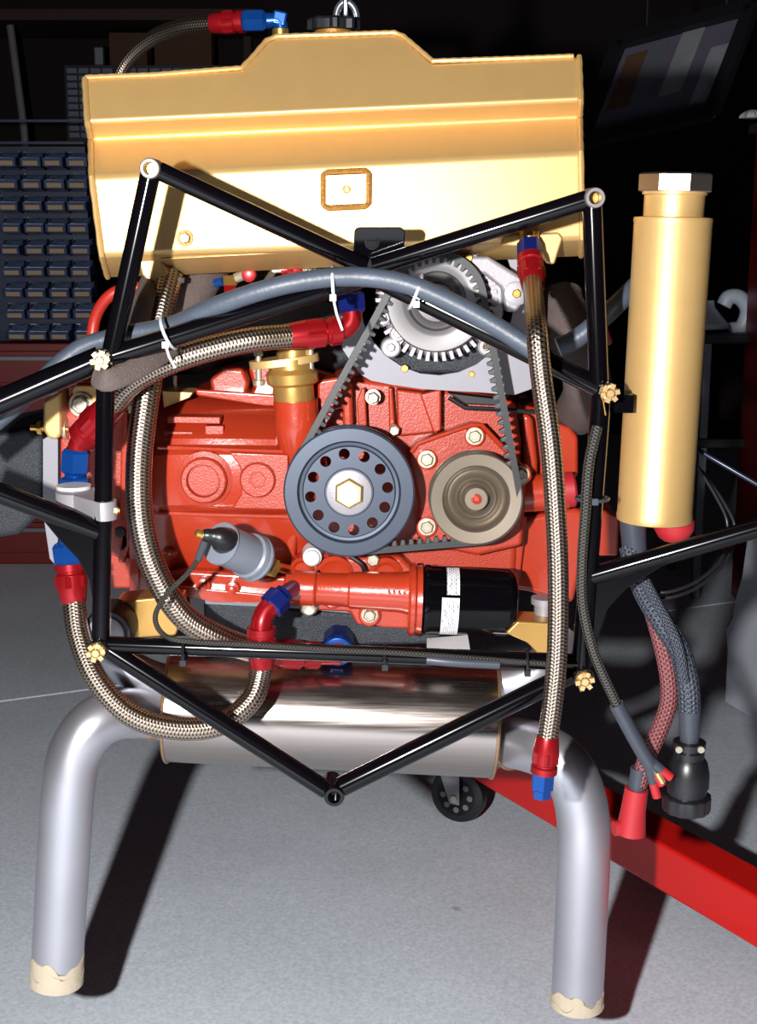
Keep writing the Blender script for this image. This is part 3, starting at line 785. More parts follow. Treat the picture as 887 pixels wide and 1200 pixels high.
# oil filter ---------------------------------------------------------------
def oil_filter():
    c0 = at(495, 702, 1.70); c1 = at(604, 706, 1.70); d = c1-c0; L = d.length; u = mpp(550, 704, 1.7)
    t = thing('oil_filter', 'glossy black canister oil filter with a white printed strip', 'filter', at(550, 748, 1.70))
    B().lathe(c0, d, [(0, 39*u), (.002, 41*u), (.008, 41*u), (.010, 40*u), (L-.012, 40*u), (L-.004, 38*u), (L, 32*u), (L, 10*u)], 56).out('canister', BLACK, t, ang=45)
    # printed strip wraps the can
    m = bpy.data.materials.new('printed_strip'); m.use_nodes = True; nt = m.node_tree; p = nt.nodes['Principled BSDF']
    uv = nt.nodes.new('ShaderNodeUVMap'); mp = nt.nodes.new('ShaderNodeMapping'); mp.inputs['Scale'].default_value = (1, 1, 1)
    nt.links.new(uv.outputs[0], mp.inputs[0])
    br = nt.nodes.new('ShaderNodeTexBrick'); br.inputs['Color1'].default_value = (.03, .03, .04, 1); br.inputs['Color2'].default_value = (.5, .5, .52, 1)
    br.inputs['Mortar'].default_value = (.72, .72, .74, 1); br.inputs['Scale'].default_value = 1; br.inputs['Brick Width'].default_value = .006
    br.inputs['Row Height'].default_value = .0026; br.inputs['Mortar Size'].default_value = .00075
    nt.links.new(mp.outputs[0], br.inputs['Vector']); nt.links.new(br.outputs['Color'], p.inputs['Base Color']); p.inputs['Roughness'].default_value = .35
    ax, x, y = basis(d)
    def strip(a0, a1, h0, h1):
        b = B(); n = 24; r = 40.3*u; V = []
        for i in range(n+1):
            a = math.radians(a0+(a1-a0)*i/n)
            dr = Vector((0, -math.cos(a), math.sin(a)))
            dr = (dr - ax*dr.dot(ax)).normalized()
            V.append([b.bm.verts.new(c0+ax*h+dr*r) for h in (h0, h1)])
        for i in range(n):
            f = b.face([V[i][0], V[i][1], V[i+1][1], V[i+1][0]])
            us = [(r*math.radians(a1-a0)*i/n, h0), (r*math.radians(a1-a0)*i/n, h1), (r*math.radians(a1-a0)*(i+1)/n, h1), (r*math.radians(a1-a0)*(i+1)/n, h0)]
            for l, q in zip(f.loops, us): l[b.uv].uv = q
        o = b.out('printed_strip', m, t); return o
    strip(24, 85, .029, .045); strip(-80, 19, .023, .045)
oil_filter()

# pressure sender ----------------------------------------------------------
def sender():
    t = thing('pressure_sender', 'silver cylindrical pressure sender with black terminal boot on the red engine', 'sensor', at(280, 665, 1.66))
    a = at(257, 636, 1.60); bq = at(300, 655, 1.65); d = bq-a; L = d.length; u = mpp(270, 645, 1.62)
    B().lathe(a, d, [(0, 20*u), (.001, 25*u), (.004, 26*u), (.006, 24*u), (L-.018, 24.5*u), (L-.016, 27.5*u), (L-.010, 28.5*u), (L-.008, 27*u), (L-.004, 29*u), (L, 28*u), (L, 8*u)], 48).out('can', GREYR, t, ang=30)
    ax = d.normalized(); h = bq + ax*.002
    B().lathe(bq, d, [(0, 8*u), (.012, 8*u)], 20).out('neck', BRASS, t)
    B().lathe(at(316, 664, 1.655), at(332, 668, 1.665)-at(316, 664, 1.655), [(-.010, 12*u), (.008, 12*u), (.010, 9*u)], 6).out('brass_hex', BRASS, t, ang=20)
    b = B(); cyl(b, at(314, 662, 1.668), at(342, 668, 1.74), 6*u); b.out('brass_stem', BRASS, t)
    P = smooth([a + ax*.004 + Vector((.0, 0, 0)), at(264, 632, 1.585), at(250, 628, 1.578), at(238, 627, 1.575)], 5)
    B().tube(P, [12*u, 13.5*u, 14*u, 14*u, 14*u, 14*u, 13*u, 12.5*u, 12*u, 11*u, 9*u, 8*u, 8*u, 7.8*u, 7.4*u, 6.5*u][:len(P)], 20).out('terminal_boot', PLASTB, t)
    B().lathe(at(238, 627, 1.575), at(226, 623, 1.572)-at(238, 627, 1.575), [(0, 5*u), (.008, 5*u), (.010, 3*u)], 14).out('brass_tip', BRASS, t)
    B().tube(smooth(path([(240, 634, 1.58), (236, 645, 1.58), (232, 656, 1.58)]), 4), 4.5*u, 10).out('wire_boot', SHRINK, t)
sender()
tag(pipe_obj('sender_wire', RIB, [(233, 654, 1.58), (220, 672, 1.57), (195, 697, 1.55), (182, 722, 1.53), (190, 742, 1.51), (215, 751, 1.487), (300, 756, 1.48), (400, 762, 1.48), (480, 766, 1.48), (640, 778, 1.485)], 3.2),
    'thin black sleeved wire running from sender along the lower frame tube', 'wire')

# thermostat housing
def thermo():
    t = thing('thermostat_housing', 'gold thermostat housing with a bolted oval flange', 'housing', at(345, 474, 1.72))
    u = mpp(345, 450, 1.72); c = at(345, 474, 1.72)
    top = at(341, 420, 1.72)
    B().lathe(c, top-c, [(0, 23*u), (.004, 24*u), (.024, 24*u), (.028, 30*u), (.040, 31*u), (.046, 26*u), ((top-c).length, 26*u)], 36).out('body', GOLDA, t, ang=35)
    R = Matrix.Rotation(math.radians(-7), 3, 'Y')
    b = B(); o = []
    cf = at(333, 423, 1.72)
    for i in range(28):
        a = 2*PI*i/28; rx = 41*u*(1 if abs(math.cos(a)) > .1 else 1); q = Vector((rx*math.copysign(abs(math.cos(a))**.8, math.cos(a)), 26*u*math.sin(a), -.005)); o.append(cf + R @ q)
    b.prism(o, R @ Vector((0, 0, .010))); b.out('flange', GOLD, t, bevel=.001)
    for x, y in ((303, 428), (364, 420)):
        p = at(x, y, 1.71)
        B().lathe(p + Vector((0, 0, .012)), Vector((.0, 0, -1)), [(0, 3.5*u), (.012, 3.5*u), (.030, 3.8*u), (.031, 7*u), (.037, 7*u)], 12).out('flange_bolt', ZINC, t)
        B().lathe(p + Vector((0, 0, .012)), Vector((0, 0, 1)), [(0, 6*u), (.005, 6*u)], 6).out('bolt_head', ZINC, t)
    B().lathe(cf + Vector((.012, 0, .004)), Vector((0, 0, 1)), [(0, 20*u), (.012, 20*u)], 32).out('outlet', GOLDA, t)
thermo()

# ================================================================ BRAIDED HOSES
def hose(label, pts, rpx, n=8):
    P = smooth(path(pts), n)
    lo_ = min(P, key=lambda q: q.z)
    t = thing('braided_hose', label, 'hose', lo_)
    mid = pts[len(pts)//2]
    B().tube(P, rpx*mpp(*mid), 24).out('braid', BRAID, t, ang=60)
    return t, P
def ends(P, first=True): return (P[0], (P[0]-P[1]).normalized()) if first else (P[-1], (P[-1]-P[-2]).normalized())
# big hose down the left
t, P = hose('thick steel braided hose dropping from the tank past the red engine', [(199, 322, 1.70), (192, 350, 1.68), (182, 400, 1.66), (171, 470, 1.63), (163, 540, 1.615), (165, 610, 1.61), (182, 670, 1.61), (215, 722, 1.615), (262, 750, 1.63), (305, 764, 1.66)], 15.5)
u = mpp(199, 330, 1.7)
B().lathe(P[0] + Vector((0, 0, -.002)), Vector((-.1, 0, -1)), [(0, 17.5*u), (.006, 17.5*u)], 28).out('hose_clip', GREYM, t)
hose_end(t, at(300, 764, 1.655), at(372, 768, 1.69), 17*u)
B().lathe(at(372, 768, 1.69), Vector((1, 0, 0)), [(0, 12*u), (.03, 12*u)], 20).out('elbow_tail', AR, t)
# hose to the upper elbow
t, P = hose('braided hose arching from left red elbow to the fitting above the gold housing', [(128, 478, 1.58), (150, 452, 1.575), (185, 430, 1.57), (235, 412, 1.57), (290, 399, 1.58), (338, 394, 1.60)], 14.5)
u = mpp(370, 388, 1.61)
hose_end(t, at(330, 395, 1.60), at(398, 387, 1.62), 17*u)
B().tube(smooth(path([(392, 388, 1.62), (404, 385, 1.623), (412, 376, 1.625), (413, 362, 1.628)]), 6), 12*u, 20).out('elbow', AR, t)
hexnut(t, at(413, 366, 1.628), at(411, 338, 1.632), 17*u, ABD, 'blue_nut')
hose_end(t, at(134, 472, 1.58), at(98, 512, 1.61), 19*u)
B().tube(smooth(path([(102, 508, 1.605), (94, 518, 1.612), (90, 530, 1.615)]), 6), 12.5*u, 20).out('elbow', AR, t)
hexnut(t, at(90, 526, 1.615), at(88, 562, 1.615), 17.5*u, AB, 'blue_nut')
b = B(); b.lathe(at(88, 556, 1.615), Vector((0, 0, -1)), [(0, 10*u), (.004, 19.5*u), (.012, 19.5*u), (.016, 15*u), (.024, 16*u)], 6); b.lathe(at(88, 574, 1.615), Vector((0, 0, -1)), [(-.002, 16*u), (.006, 17*u)], 28)
b.out('blue_union', AB, t, ang=25)
# inline housing in its clamp
def clamp():
    t = thing('tube_clamp', 'brushed aluminium clamp strapping a fitting to the left frame upright', 'clamp', at(100, 606, 1.56))
    u = mpp(100, 595, 1.58)
    # straddling strap : stadium outline in plan, extruded vertically
    a, c = at(93, 606, 1.555), at(121, 606, FY)
    def ring(z, e):
        o = []
        r1, r2 = 24*u+e, 13.5*u+e
        for i in range(14): th = PI*.30 + PI*1.2*i/13; o.append(Vector((a.x+math.cos(th)*r1, a.y+math.sin(th)*r1, z)))
        for i in range(10): th = -PI*.5 + PI*.9*i/9; o.append(Vector((c.x+math.cos(th)*r2, c.y+math.sin(th)*r2, z)))
        return o
    z0 = at(121, 608, FY).z; hgt = 21*u
    b = B(); b.rings([ring(z0, 0), ring(z0, .002), ring(z0+hgt, .002), ring(z0+hgt, 0)]); b.out('strap', ALU, t, ang=30)
    b = B(); b.lathe(Vector((at(88, 604, 1.57).x, 1.57, z0-.004)), Vector((0, 0, 1)), [(0, 20*u), (hgt+.008, 20*u)], 28); b.out('sleeve', WHITEP, t)
    bolt(t, 130, 598, FY-.002, 5, BRASS, washer=False, ax=Vector((1, -.2, 0)))
clamp()
# looping hose at lower left
t, P = hose('braided hose looping below the frame at lower left', [(86, 700, 1.605), (92, 745, 1.59), (112, 795, 1.57), (150, 836, 1.56), (200, 853, 1.56), (255, 850, 1.57), (293, 822, 1.585), (305, 790, 1.60), (306, 765, 1.60)], 13.5)
u = mpp(85, 680, 1.6)
hose_end(t, at(86, 706, 1.605), at(82, 660, 1.61), 18*u)
b = B(); b.lathe(at(82, 664, 1.61), at(78, 636, 1.612)-at(82, 664, 1.61), [(0, 17*u), (.004, 18*u), (.026, 18*u), (.03, 15*u)], 6); b.out('blue_nut', AB, t, ang=20)
B().tube(path([(79, 640, 1.612), (84, 612, 1.60)]), 12*u, 16).out('inlet_tail', AB, t)
hose_end(t, at(307, 782, 1.60), at(306, 735, 1.60), 17*u)
B().tube(smooth(path([(306, 740, 1.60), (307, 728, 1.602), (312, 716, 1.607), (321, 708, 1.612)]), 6), 12.5*u, 20).out('elbow', AR, t)
hexnut(t, at(316, 713, 1.61), at(334, 694, 1.625), 16*u, ABD, 'blue_nut')
B().tube(path([(330, 698, 1.62), (345, 688, 1.69)]), 10*u, 16).out('adaptor', ABD, t)
# right hanging hose
t, P = hose('long straight braided hose hanging free at the right of the pulleys', [(624, 330, 1.60), (628, 380, 1.455), (634, 440, 1.44), (645, 520, 1.44), (651, 600, 1.44), (654, 680, 1.44), (653, 760, 1.44), (648, 820, 1.44), (641, 870, 1.44)], 12.5)
u = mpp(640, 800, 1.45)
hose_end(t, at(625, 340, 1.59), at(621, 302, 1.625), 16*u)
B().lathe(at(621, 306, 1.622), at(620, 277, 1.645)-at(621, 306, 1.622), [(0, 14.5*u), (.003, 15.5*u), (.026, 15.5*u), (.028, 12*u)], 6).out('blue_nut', ABD, t, ang=20)
hose_end(t, at(642, 862, 1.44), at(637, 905, 1.44), 15.5*u)
B().lathe(at(637, 902, 1.44), at(634, 938, 1.44)-at(637, 902, 1.44), [(0, 13*u), (.002, 14*u), (.022, 14*u), (.024, 11.5*u), (.033, 11.5*u), (.033, 8*u), (.02, 8*u)], 6).out('blue_nut', AB, t, ang=20)
# top hose into the tank
t, P = hose('braided hose curving up from behind the gold tank at top left', [(122, 140, 1.95), (135, 100, 1.945), (152, 68, 1.93), (180, 44, 1.90), (215, 31, 1.86), (255, 27, 1.83)], 8.8)
u = mpp(280, 27, 1.83)
hose_end(t, at(247, 27.5, 1.83), at(286, 25, 1.82), 13*u)
hexnut(t, at(284, 25, 1.82), at(318, 24, 1.82), 12.5*u, AB, 'blue_nut')
B().tube(smooth(path([(314, 24, 1.82), (325, 24, 1.82), (329, 29, 1.82), (329, 42, 1.82)]), 6), 8.5*u, 18).out('blue_elbow', AB, t)
B().box(at(328, 22, 1.82), (.018, .018, .018), Matrix.Rotation(.2, 3, 'Y')).out('elbow_body', AB, t, bevel=.003)
# small fitting with crosswise thin hose under the tank
t = thing('small_braided_line', 'thin braided line with small red fitting just under the tank', 'hose', at(360, 322, 1.72))
u = mpp(350, 318, 1.72)
B().tube(path([(352, 317, 1.72), (385, 320, 1.72), (405, 330, 1.73)]), 4.5*u, 12).out('braid', BRAID, t)
hose_end(t, at(355, 317, 1.72), at(330, 316, 1.72), 7*u)
B().tube(path([(331, 316, 1.72), (322, 316, 1.72), (312, 330, 1.80)]), 4*u, 10).out('tail', ZINC, t)
t = thing('fuel_fitting', 'small red and green fitting with elbow under the left end of the tank', 'fitting', at(280, 338, 1.74))
u = mpp(280, 325, 1.74)
B().lathe(at(270, 345, 1.74), Vector((0, 0, 1)), [(0, 8*u), (.014, 8*u)], 6).out('red_nut', AR, t)
B().lathe(at(270, 334, 1.74), Vector((0, 0, 1)), [(0, 9*u), (.012, 9*u)], 6).out('union_body', BRASS, t)
B().tube(path([(262, 330, 1.74), (252, 332, 1.745)]), 5*u, 10).out('blue_end', AB, t)
B().tube(smooth(path([(276, 326, 1.74), (288, 322, 1.735), (296, 326, 1.73)]), 5), 6*u, 12).out('elbow', ZINC, t)
B().lathe(at(292, 322, 1.73), FRONT, [(0, 9*u), (.006, 8*u), (.007, 4*u)], 24).out('red_cap', AR, t)

# grey rubber hoses, ties
gh = [(-50, 530, 1.53), (10, 482, 1.54), (50, 445, 1.545), (95, 408, 1.548), (150, 392, 1.545), (200, 382, 1.535), (255, 358, 1.515), (320, 337, 1.503), (380, 326, 1.503), (430, 325, 1.503), (480, 334, 1.495), (530, 355, 1.491), (580, 382, 1.486), (612, 402, 1.481), (640, 420, 1.478)]
tag(pipe_obj('grey_rubber_hose', HOSE, gh, 11.5, seg=20), 'long grey rubber hose arching across the frame above the pulleys', 'hose')
tag(pipe_obj('grey_rubber_hose', HOSE, [(654, 407, 1.60), (672, 399, 1.60), (700, 378, 1.60), (735, 345, 1.61), (780, 300, 1.66)], 11.5, seg=20), 'short grey hose end sticking out behind the gold canister', 'hose')
for (x, y, Y, ax_, lb, tl) in ((391, 333, 1.521, (1, 0, .05), 'white cable tie with long tail above the red hose fitting', .035), (487, 342, 1.516, (1, 0, -.4), 'white cable tie across grey hose before the alternator pulley', .0), (198, 389, 1.519, (1, 0, .4), 'white cable tie on grey hose at the thick braided hose', .025)):
    b = ring_tie(None, at(x, y, Y), Vector(ax_), .0195, WHITEP, tail=tl, k=1.72, headdir=Vector((0, -.75, -.65)))
    tag(b.out('cable_tie', WHITEP), lb, 'cable tie')
for (x, y, Y, ax_, lb, r_) in ((216, 764, FY, (1, 0, 0), 'black cable tie at the left of the lower frame tube', .0145), (451, 769, FY, (1, 0, 0), 'black cable tie in the middle of the lower frame tube', .0145), (617, 776, FY, (1, 0, 0), 'black cable tie at the right of the lower frame tube', .0145), (694, 584, FY, (0, 0, 1), 'grey cable tie round right upright and its loom', .018)):
    b = ring_tie(None, at(x, y, Y-.004), Vector(ax_), r_, BLACK, tail=0)
    tag(b.out('cable_tie', SHRINK if 'grey' in lb else PLASTB), lb, 'cable tie')

# wrapped exhaust headers and straps ---------------------------------------
def wrapped(name, label, pts, rpx, cat='exhaust header', flat=1, fd=None):
    P = smooth(path(pts), 8); r = rpx*mpp(*pts[len(pts)//2])
    rr = [r*(1+.035*((i % 3) == 0)) for i in range(len(P))]
    tag(B().tube(P, rr, 20, flat=flat, flatdir=fd).out(name, WRAP), label, cat)
wrapped('wrapped_header', 'brown heat wrapped pipe slanting under tank at upper left', [(252, 305, 1.80), (225, 345, 1.76), (185, 385, 1.74), (160, 410, 1.74), (150, 425, 1.78)], 22)
wrapped('wrapped_strap', 'brown fabric strap wound round left frame node', [(112, 440, 1.49), (125, 446, 1.475), (150, 437, 1.49), (180, 420, 1.52), (205, 402, 1.56)], 13, 'strap', .35, Vector((0, 1, 0)))
wrapped('wrapped_strap', 'brown fabric wrap seen between left upright and thick hose', [(158, 400, 1.62), (166, 360, 1.64), (176, 330, 1.70)], 12, 'strap')
wrapped('wrapped_header', 'brown heat wrapped pipe bending down at the right of the engine', [(655, 350, 1.80), (668, 390, 1.76), (684, 430, 1.74), (688, 460, 1.76), (676, 485, 1.84)], 28)
tag(pipe_obj('red_coolant_pipe', mat('red_hose', (160, 38, 26), 0, .4), [(107, 400, 1.80), (112, 372, 1.80), (125, 350, 1.79), (145, 339, 1.79), (180, 338, 1.80), (230, 345, 1.85)], 7), 'red coolant pipe curving out behind the left upright', 'pipe')
tag(pipe_obj('red_coolant_pipe', bpy.data.materials['red_hose'], [(676, 352, 1.80), (688, 362, 1.79), (700, 372, 1.80), (712, 400, 1.86)], 6), 'red pipe glimpsed beside the right frame upright', 'pipe')

# ================================================================ EXHAUST
def muffler():
    t = thing('muffler', 'brushed stainless oval muffler slung below the engine', 'muffler', at(390, 890, 1.66))
    Yc = 1.76
    A, Z = at(201, 818, Yc), at(578, 837, Yc)
    u = mpp(390, 820, Yc); d = Z-A
    ax = d.normalized(); up = Vector((0, 0, 1)); up = (up-ax*up.dot(ax)).normalized(); fr = ax.cross(up)
    def ring(s_, k2):
        out = []
        for i in range(56):
            a = 2*PI*i/56; ca, sa = math.cos(a), math.sin(a)
            out.append(A + d*s_ + up*sa*71*u*k2 + fr*ca*88*u*k2)
        return out
    B().rings([ring(0, .97), ring(.004, 1), ring(.996, 1), ring(1, .97)]).out('shell', STEEL, t, ang=30)
    for s_ in (.004, .996):
        B().tube(ring(s_, 1.004), .0022, 8, closed=True).out('end_seam', WELD, t)
    B().rings([ring(-.004, .5), ring(0, .96)]).out('end_cap', STEEL, t); B().rings([ring(1, .96), ring(1.004, .5)]).out('end_cap', STEEL, t)
    # hanger tab
    B().pprism([(500, 748), (548, 744), (552, 768), (500, 770)], 1.70, .002).out('hanger_tab', STEEL, t)
muffler()
def tail(label, pts, rpx, joints, tape):
    P = smooth(path(pts), 10); u = mpp(*pts[len(pts)//2])
    t = thing('exhaust_pipe', label, 'exhaust pipe', P[-1])
    B().tube(P, rpx*u, 36).out('pipe', PIPE, t, ang=60)
    for (p, q) in joints:
        B().lathe(at(*p), at(*q)-at(*p), [(-.0015, rpx*u*1.0), (0, rpx*u*1.045), (.003, rpx*u*1.045), (.0045, rpx*u*1.0)], 40).out('weld_ring', WELD, t)
    # masking tape wrap : two overlapping torn bands
    e = P[-1]; dr = (P[-1]-P[-6]).normalized(); axn, x, y = basis(dr)
    for k2, (h0, h1, ro) in enumerate(tape):
        b = B(); n = 48; R0, R1, Rm = [], [], []
        for i in range(n):
            a = 2*PI*i/n; rd = x*math.cos(a)+y*math.sin(a)
            jag = .006*math.sin(a*3+k2*2)+.004*math.sin(a*7+1)+random.uniform(-.0015, .0015)
            rr = rpx*u+ro
            R0.append(e+dr*(h0+jag)+rd*rr); Rm.append(e+dr*(.0)+rd*rr*1.005); R1.append(e+dr*.003+rd*rr*.55)
        b.rings([R0, Rm, R1]); b.out('masking_tape', TAPE, t, ang=50)
    return t
tail('bare steel exhaust pipe bending down on the left, end taped', [(215, 842, 1.74), (190, 838, 1.735), (162, 835, 1.71), (132, 838, 1.675), (106, 853, 1.655), (87, 884, 1.645), (80, 925, 1.64), (76, 980, 1.64), (71, 1060, 1.64), (66, 1150, 1.64)], 31,
     [((199, 840, 1.737), (190, 838, 1.735)), ((178, 837, 1.725), (170, 836, 1.718))], [(-.036, 0, .0006), (-.020, 0, .0013)])
tail('bare steel exhaust pipe bending down on the right, end taped', [(560, 866, 1.745), (590, 869, 1.735), (620, 874, 1.70), (650, 887, 1.67), (671, 912, 1.66), (682, 950, 1.655), (684, 995, 1.65), (682, 1055, 1.65), (679, 1115, 1.65), (676, 1176, 1.65)], 31,
     [((584, 869, 1.737), (592, 870, 1.733)), ((598, 871, 1.727), (606, 872, 1.718))], [(-.022, 0, .0006), (-.012, 0, .0013)])
def hdr(label, pts, r):
    tag(pipe_obj('header_pipe', PIPE, pts, r, seg=28), label, 'exhaust header')
hdr('short steel header pipe curving behind the frame at lower left', [(112, 740, 1.75), (140, 775, 1.73), (175, 795, 1.73), (220, 806, 1.74)], 22)
hdr('short steel header pipe joining the muffler at its right end', [(655, 742, 1.77), (640, 775, 1.74), (610, 797, 1.73), (560, 806, 1.74)], 22)
tag(pipe_obj('grey_pipe', mat('dark_grey_pipe', (70, 74, 80), .1, .5), [(200, 700, 1.80), (206, 735, 1.78), (220, 765, 1.76), (240, 790, 1.74)], 22), 'dull grey duct between thick hose and muffler', 'pipe')
# blue port under the filter housing
t = thing('sump_port', 'blue ringed red hose port under the filter housing', 'fitting', at(396, 765, 1.69))
u = mpp(396, 752, 1.70)
pa = FRONT + Vector((0, 0, -.12))
B().lathe(at(396, 763, 1.70), pa, [(-.04, 19*u), (-.008, 20*u), (0, 17*u), (.001, 13*u)], 8, .3).out('blue_hex', ABD, t, ang=20)
B().lathe(at(396, 763, 1.70), pa, [(-.006, 18*u), (.003, 17.5*u), (.004, 15*u)], 32).out('blue_ring', AB, t)
B().lathe(at(396, 764, 1.70), pa, [(-.004, 14*u), (.006, 13*u), (.007, 9*u)], 32).out('red_tube', AR, t)

# ================================================================ CANISTER + HARNESS
def canister():
    Y = 1.56
    top, bot = at(789, 255, Y), at(766.5, 610, Y)
    bot = Vector((bot.x, Y, bot.z)); u = mpp(780, 400, Y); d = top-bot; L = d.length
    t = thing('breather_canister', 'tall gold cylindrical canister standing at the right of the frame', 'canister', bot)
    B().lathe(bot, d, [(0, 41*u), (.001, 44.5*u), (.006, 45.5*u), (.009, 44.5*u), (L-.006, 44.5*u), (L-.003, 45.5*u), (L, 44.5*u), (L+.001, 36*u)], 72).out('body', GOLD, t, ang=40)
    B().lathe(top, d, [(0, 34.5*u), (.024, 34.5*u), (.025, 37*u), (.03, 37*u)], 48).out('neck', GOLD, t, ang=30)
    B().lathe(top+d.normalized()*.028, d, [(0, 43*u), (.001, 44*u), (.018, 44*u), (.020, 41*u), (.020, 20*u)], 8, .16).out('octagon_cap', mat('cap_aluminium', (196, 184, 172), .97, .28), t, ang=20)
    B().lathe(at(790, 612, Y), Vector((0, 0, -1)), [(-.004, 24*u), (.008, 24*u), (.018, 18*u), (.022, 12*u)], 32).out('red_cap', ARM, t)
    B().lathe(at(741, 606, Y), Vector((.1, 0, -1)), [(-.004, 16*u), (.06, 14*u)], 24).out('grey_spout', SHRINK, t)
    # strap bracket back to the frame
    b = B(); cc = bot + d*.45
    b.box(at(722, 470, 1.54), (.03, .05, .02)).out('frame_bracket', BLACK, t)
    return t
canister()
def harness():
    t = thing('wiring_loom', 'dark braided wiring loom ending in a large round black plug', 'cable', at(808, 960, 1.50))
    u = mpp(800, 800, 1.52)
    P = smooth(path([(738, 640, 1.56), (745, 668, 1.55), (757, 698, 1.54), (775, 728, 1.52), (796, 762, 1.51), (806, 800, 1.50), (808, 832, 1.50)]), 8)
    B().tube(P, 13*u, 22).out('braided_sleeve', SLEEVE, t)
    P = smooth(path([(744, 660, 1.545), (768, 705, 1.525), (792, 752, 1.497), (802, 800, 1.488)]), 8)
    B().tube(P, 7*u, 14).out('braided_sleeve', SLEEVE, t)
    B().tube(path([(808, 828, 1.50), (808, 850, 1.50), (808, 872, 1.50)]), [13*u, 12*u, 11*u], 22).out('heatshrink', SHRINK, t)
    c = at(808, 868, 1.50)
    B().lathe(c, Vector((0, 0, -1)), [(0, 14*u), (.001, 19*u), (.008, 19*u), (.009, 15*u), (.014, 15*u)], 32).out('cable_clamp', PLASTB, t)
    b = B()
    b.lathe(c, Vector((0, 0, -1)), [(.012, 18*u), (.020, 18*u), (.026, 22*u), (.040, 25*u), (.056, 25*u), (.057, 23*u), (.070, 23*u)], 40); b.out('plug_shell', PLASTB, t, ang=30)
    b = B(); n = 48
    R = [[c + Vector((math.cos(2*PI*i/n)*q*(1.04 if i % 4 < 2 else 1)*u, math.sin(2*PI*i/n)*q*(1.04 if i % 4 < 2 else 1)*u, -h)) for i in range(n)] for h, q in ((.066, 25), (.068, 27.5), (.082, 27.5), (.086, 26))]
    b.rings(R); b.out('locking_ring', PLASTB, t, ang=30)
    for dx in (-13, 13): B().lathe(at(808+dx, 878, 1.482), FRONT, [(0, 4*u), (.003, 4*u)], 12).out('clamp_screw', ZINC, t)
    t = thing('wiring_loom', 'reddish braided cable ending in a red rubber boot', 'cable', at(738, 975, 1.52))
    P = smooth(path([(744, 645, 1.575), (752, 680, 1.565), (768, 728, 1.55), (781, 780, 1.535), (784, 818, 1.53), (775, 850, 1.525), (758, 888, 1.52), (748, 920, 1.52)]), 8)
    B().tube(P, 10.5*u, 20).out('braided_sleeve', SLEEVER, t)
    B().tube(path([(750, 900, 1.52), (745, 932, 1.52)]), [11*u, 10.5*u], 20).out('heatshrink', SHRINK, t)
    b = B(); b.tube(path([(746, 924, 1.52), (742, 950, 1.52), (739, 976, 1.52)]), [14*u, 15*u, 18*u], 20)
    b.tube(path([(740, 968, 1.52), (728, 970, 1.517), (719, 971, 1.515)]), [9*u, 9*u, 9*u], 18); b.out('rubber_boot', ARM, t)
    t = thing('wiring_loom', 'thin black sleeved loom splitting into three red-tipped leads', 'cable', at(778, 935, 1.48))
    P = smooth(path([(700, 500, 1.49), (690, 545, 1.48), (686, 600, 1.477), (682, 660, 1.477), (683, 710, 1.48), (696, 765, 1.48), (718, 815, 1.48), (728, 835, 1.48)]), 8)
    B().tube(P, 6*u, 14).out('sleeve', RIB, t)
    B().tube(smooth(path([(722, 825, 1.48), (738, 855, 1.48), (752, 880, 1.48), (762, 896, 1.48)]), 5), 8.5*u, 16).out('heatshrink', SHRINK, t)
    for i, (ex, ey) in enumerate(((786, 911), (776, 919), (770, 934))):
        sx, sy = 758, 888
        mx_, my = sx+(ex-sx)*.6, sy+(ey-sy)*.62
        B().tube(path([(sx, sy, 1.48), (mx_, my, 1.478+.004*i)]), 6*u, 12).out('lead', SHRINK, t)
        B().tube(path([(mx_, my, 1.478+.004*i), (ex, ey, 1.478+.004*i)]), 5.5*u, 12).out('red_tip', ARM, t)
        if i == 0:
            B().tube(path([(770, 905, 1.475), (777, 917, 1.475)]), 3.5*u, 10).out('yellow_lead', CAD, t)
harness()
tag(pipe_obj('loom_sleeve', SHRINK, [(500, 773, 1.48), (530, 776, 1.478), (585, 779, 1.48)], 5.5, seg=14), 'grey heatshrink sleeve on lower frame tube cable', 'sleeve')
for i, (pts, lb) in enumerate(((([(818, 548, 1.60), (838, 580, 1.6), (852, 612, 1.6), (848, 650, 1.58), (818, 680, 1.56), (780, 694, 1.55), (748, 690, 1.56)]), 'thin black wire, inner of two looping behind the right arm'),
     (([(822, 552, 1.61), (846, 585, 1.61), (861, 618, 1.61), (852, 655, 1.59), (820, 686, 1.57), (785, 700, 1.56), (746, 702, 1.565)]), 'thin black wire, outer of two looping behind the right arm'))):
    tag(pipe_obj('looping_wire', PLASTB, pts, 2.2, seg=8), lb, 'wire')
tag(pipe_obj('control_rod', mat('blue_black_rod', (26, 34, 52), .3, .3), [(812, 524, 1.60), (850, 546, 1.58), (940, 598, 1.55)], 3, seg=10, n=2), 'thin dark blue rod running off at the right', 'rod')

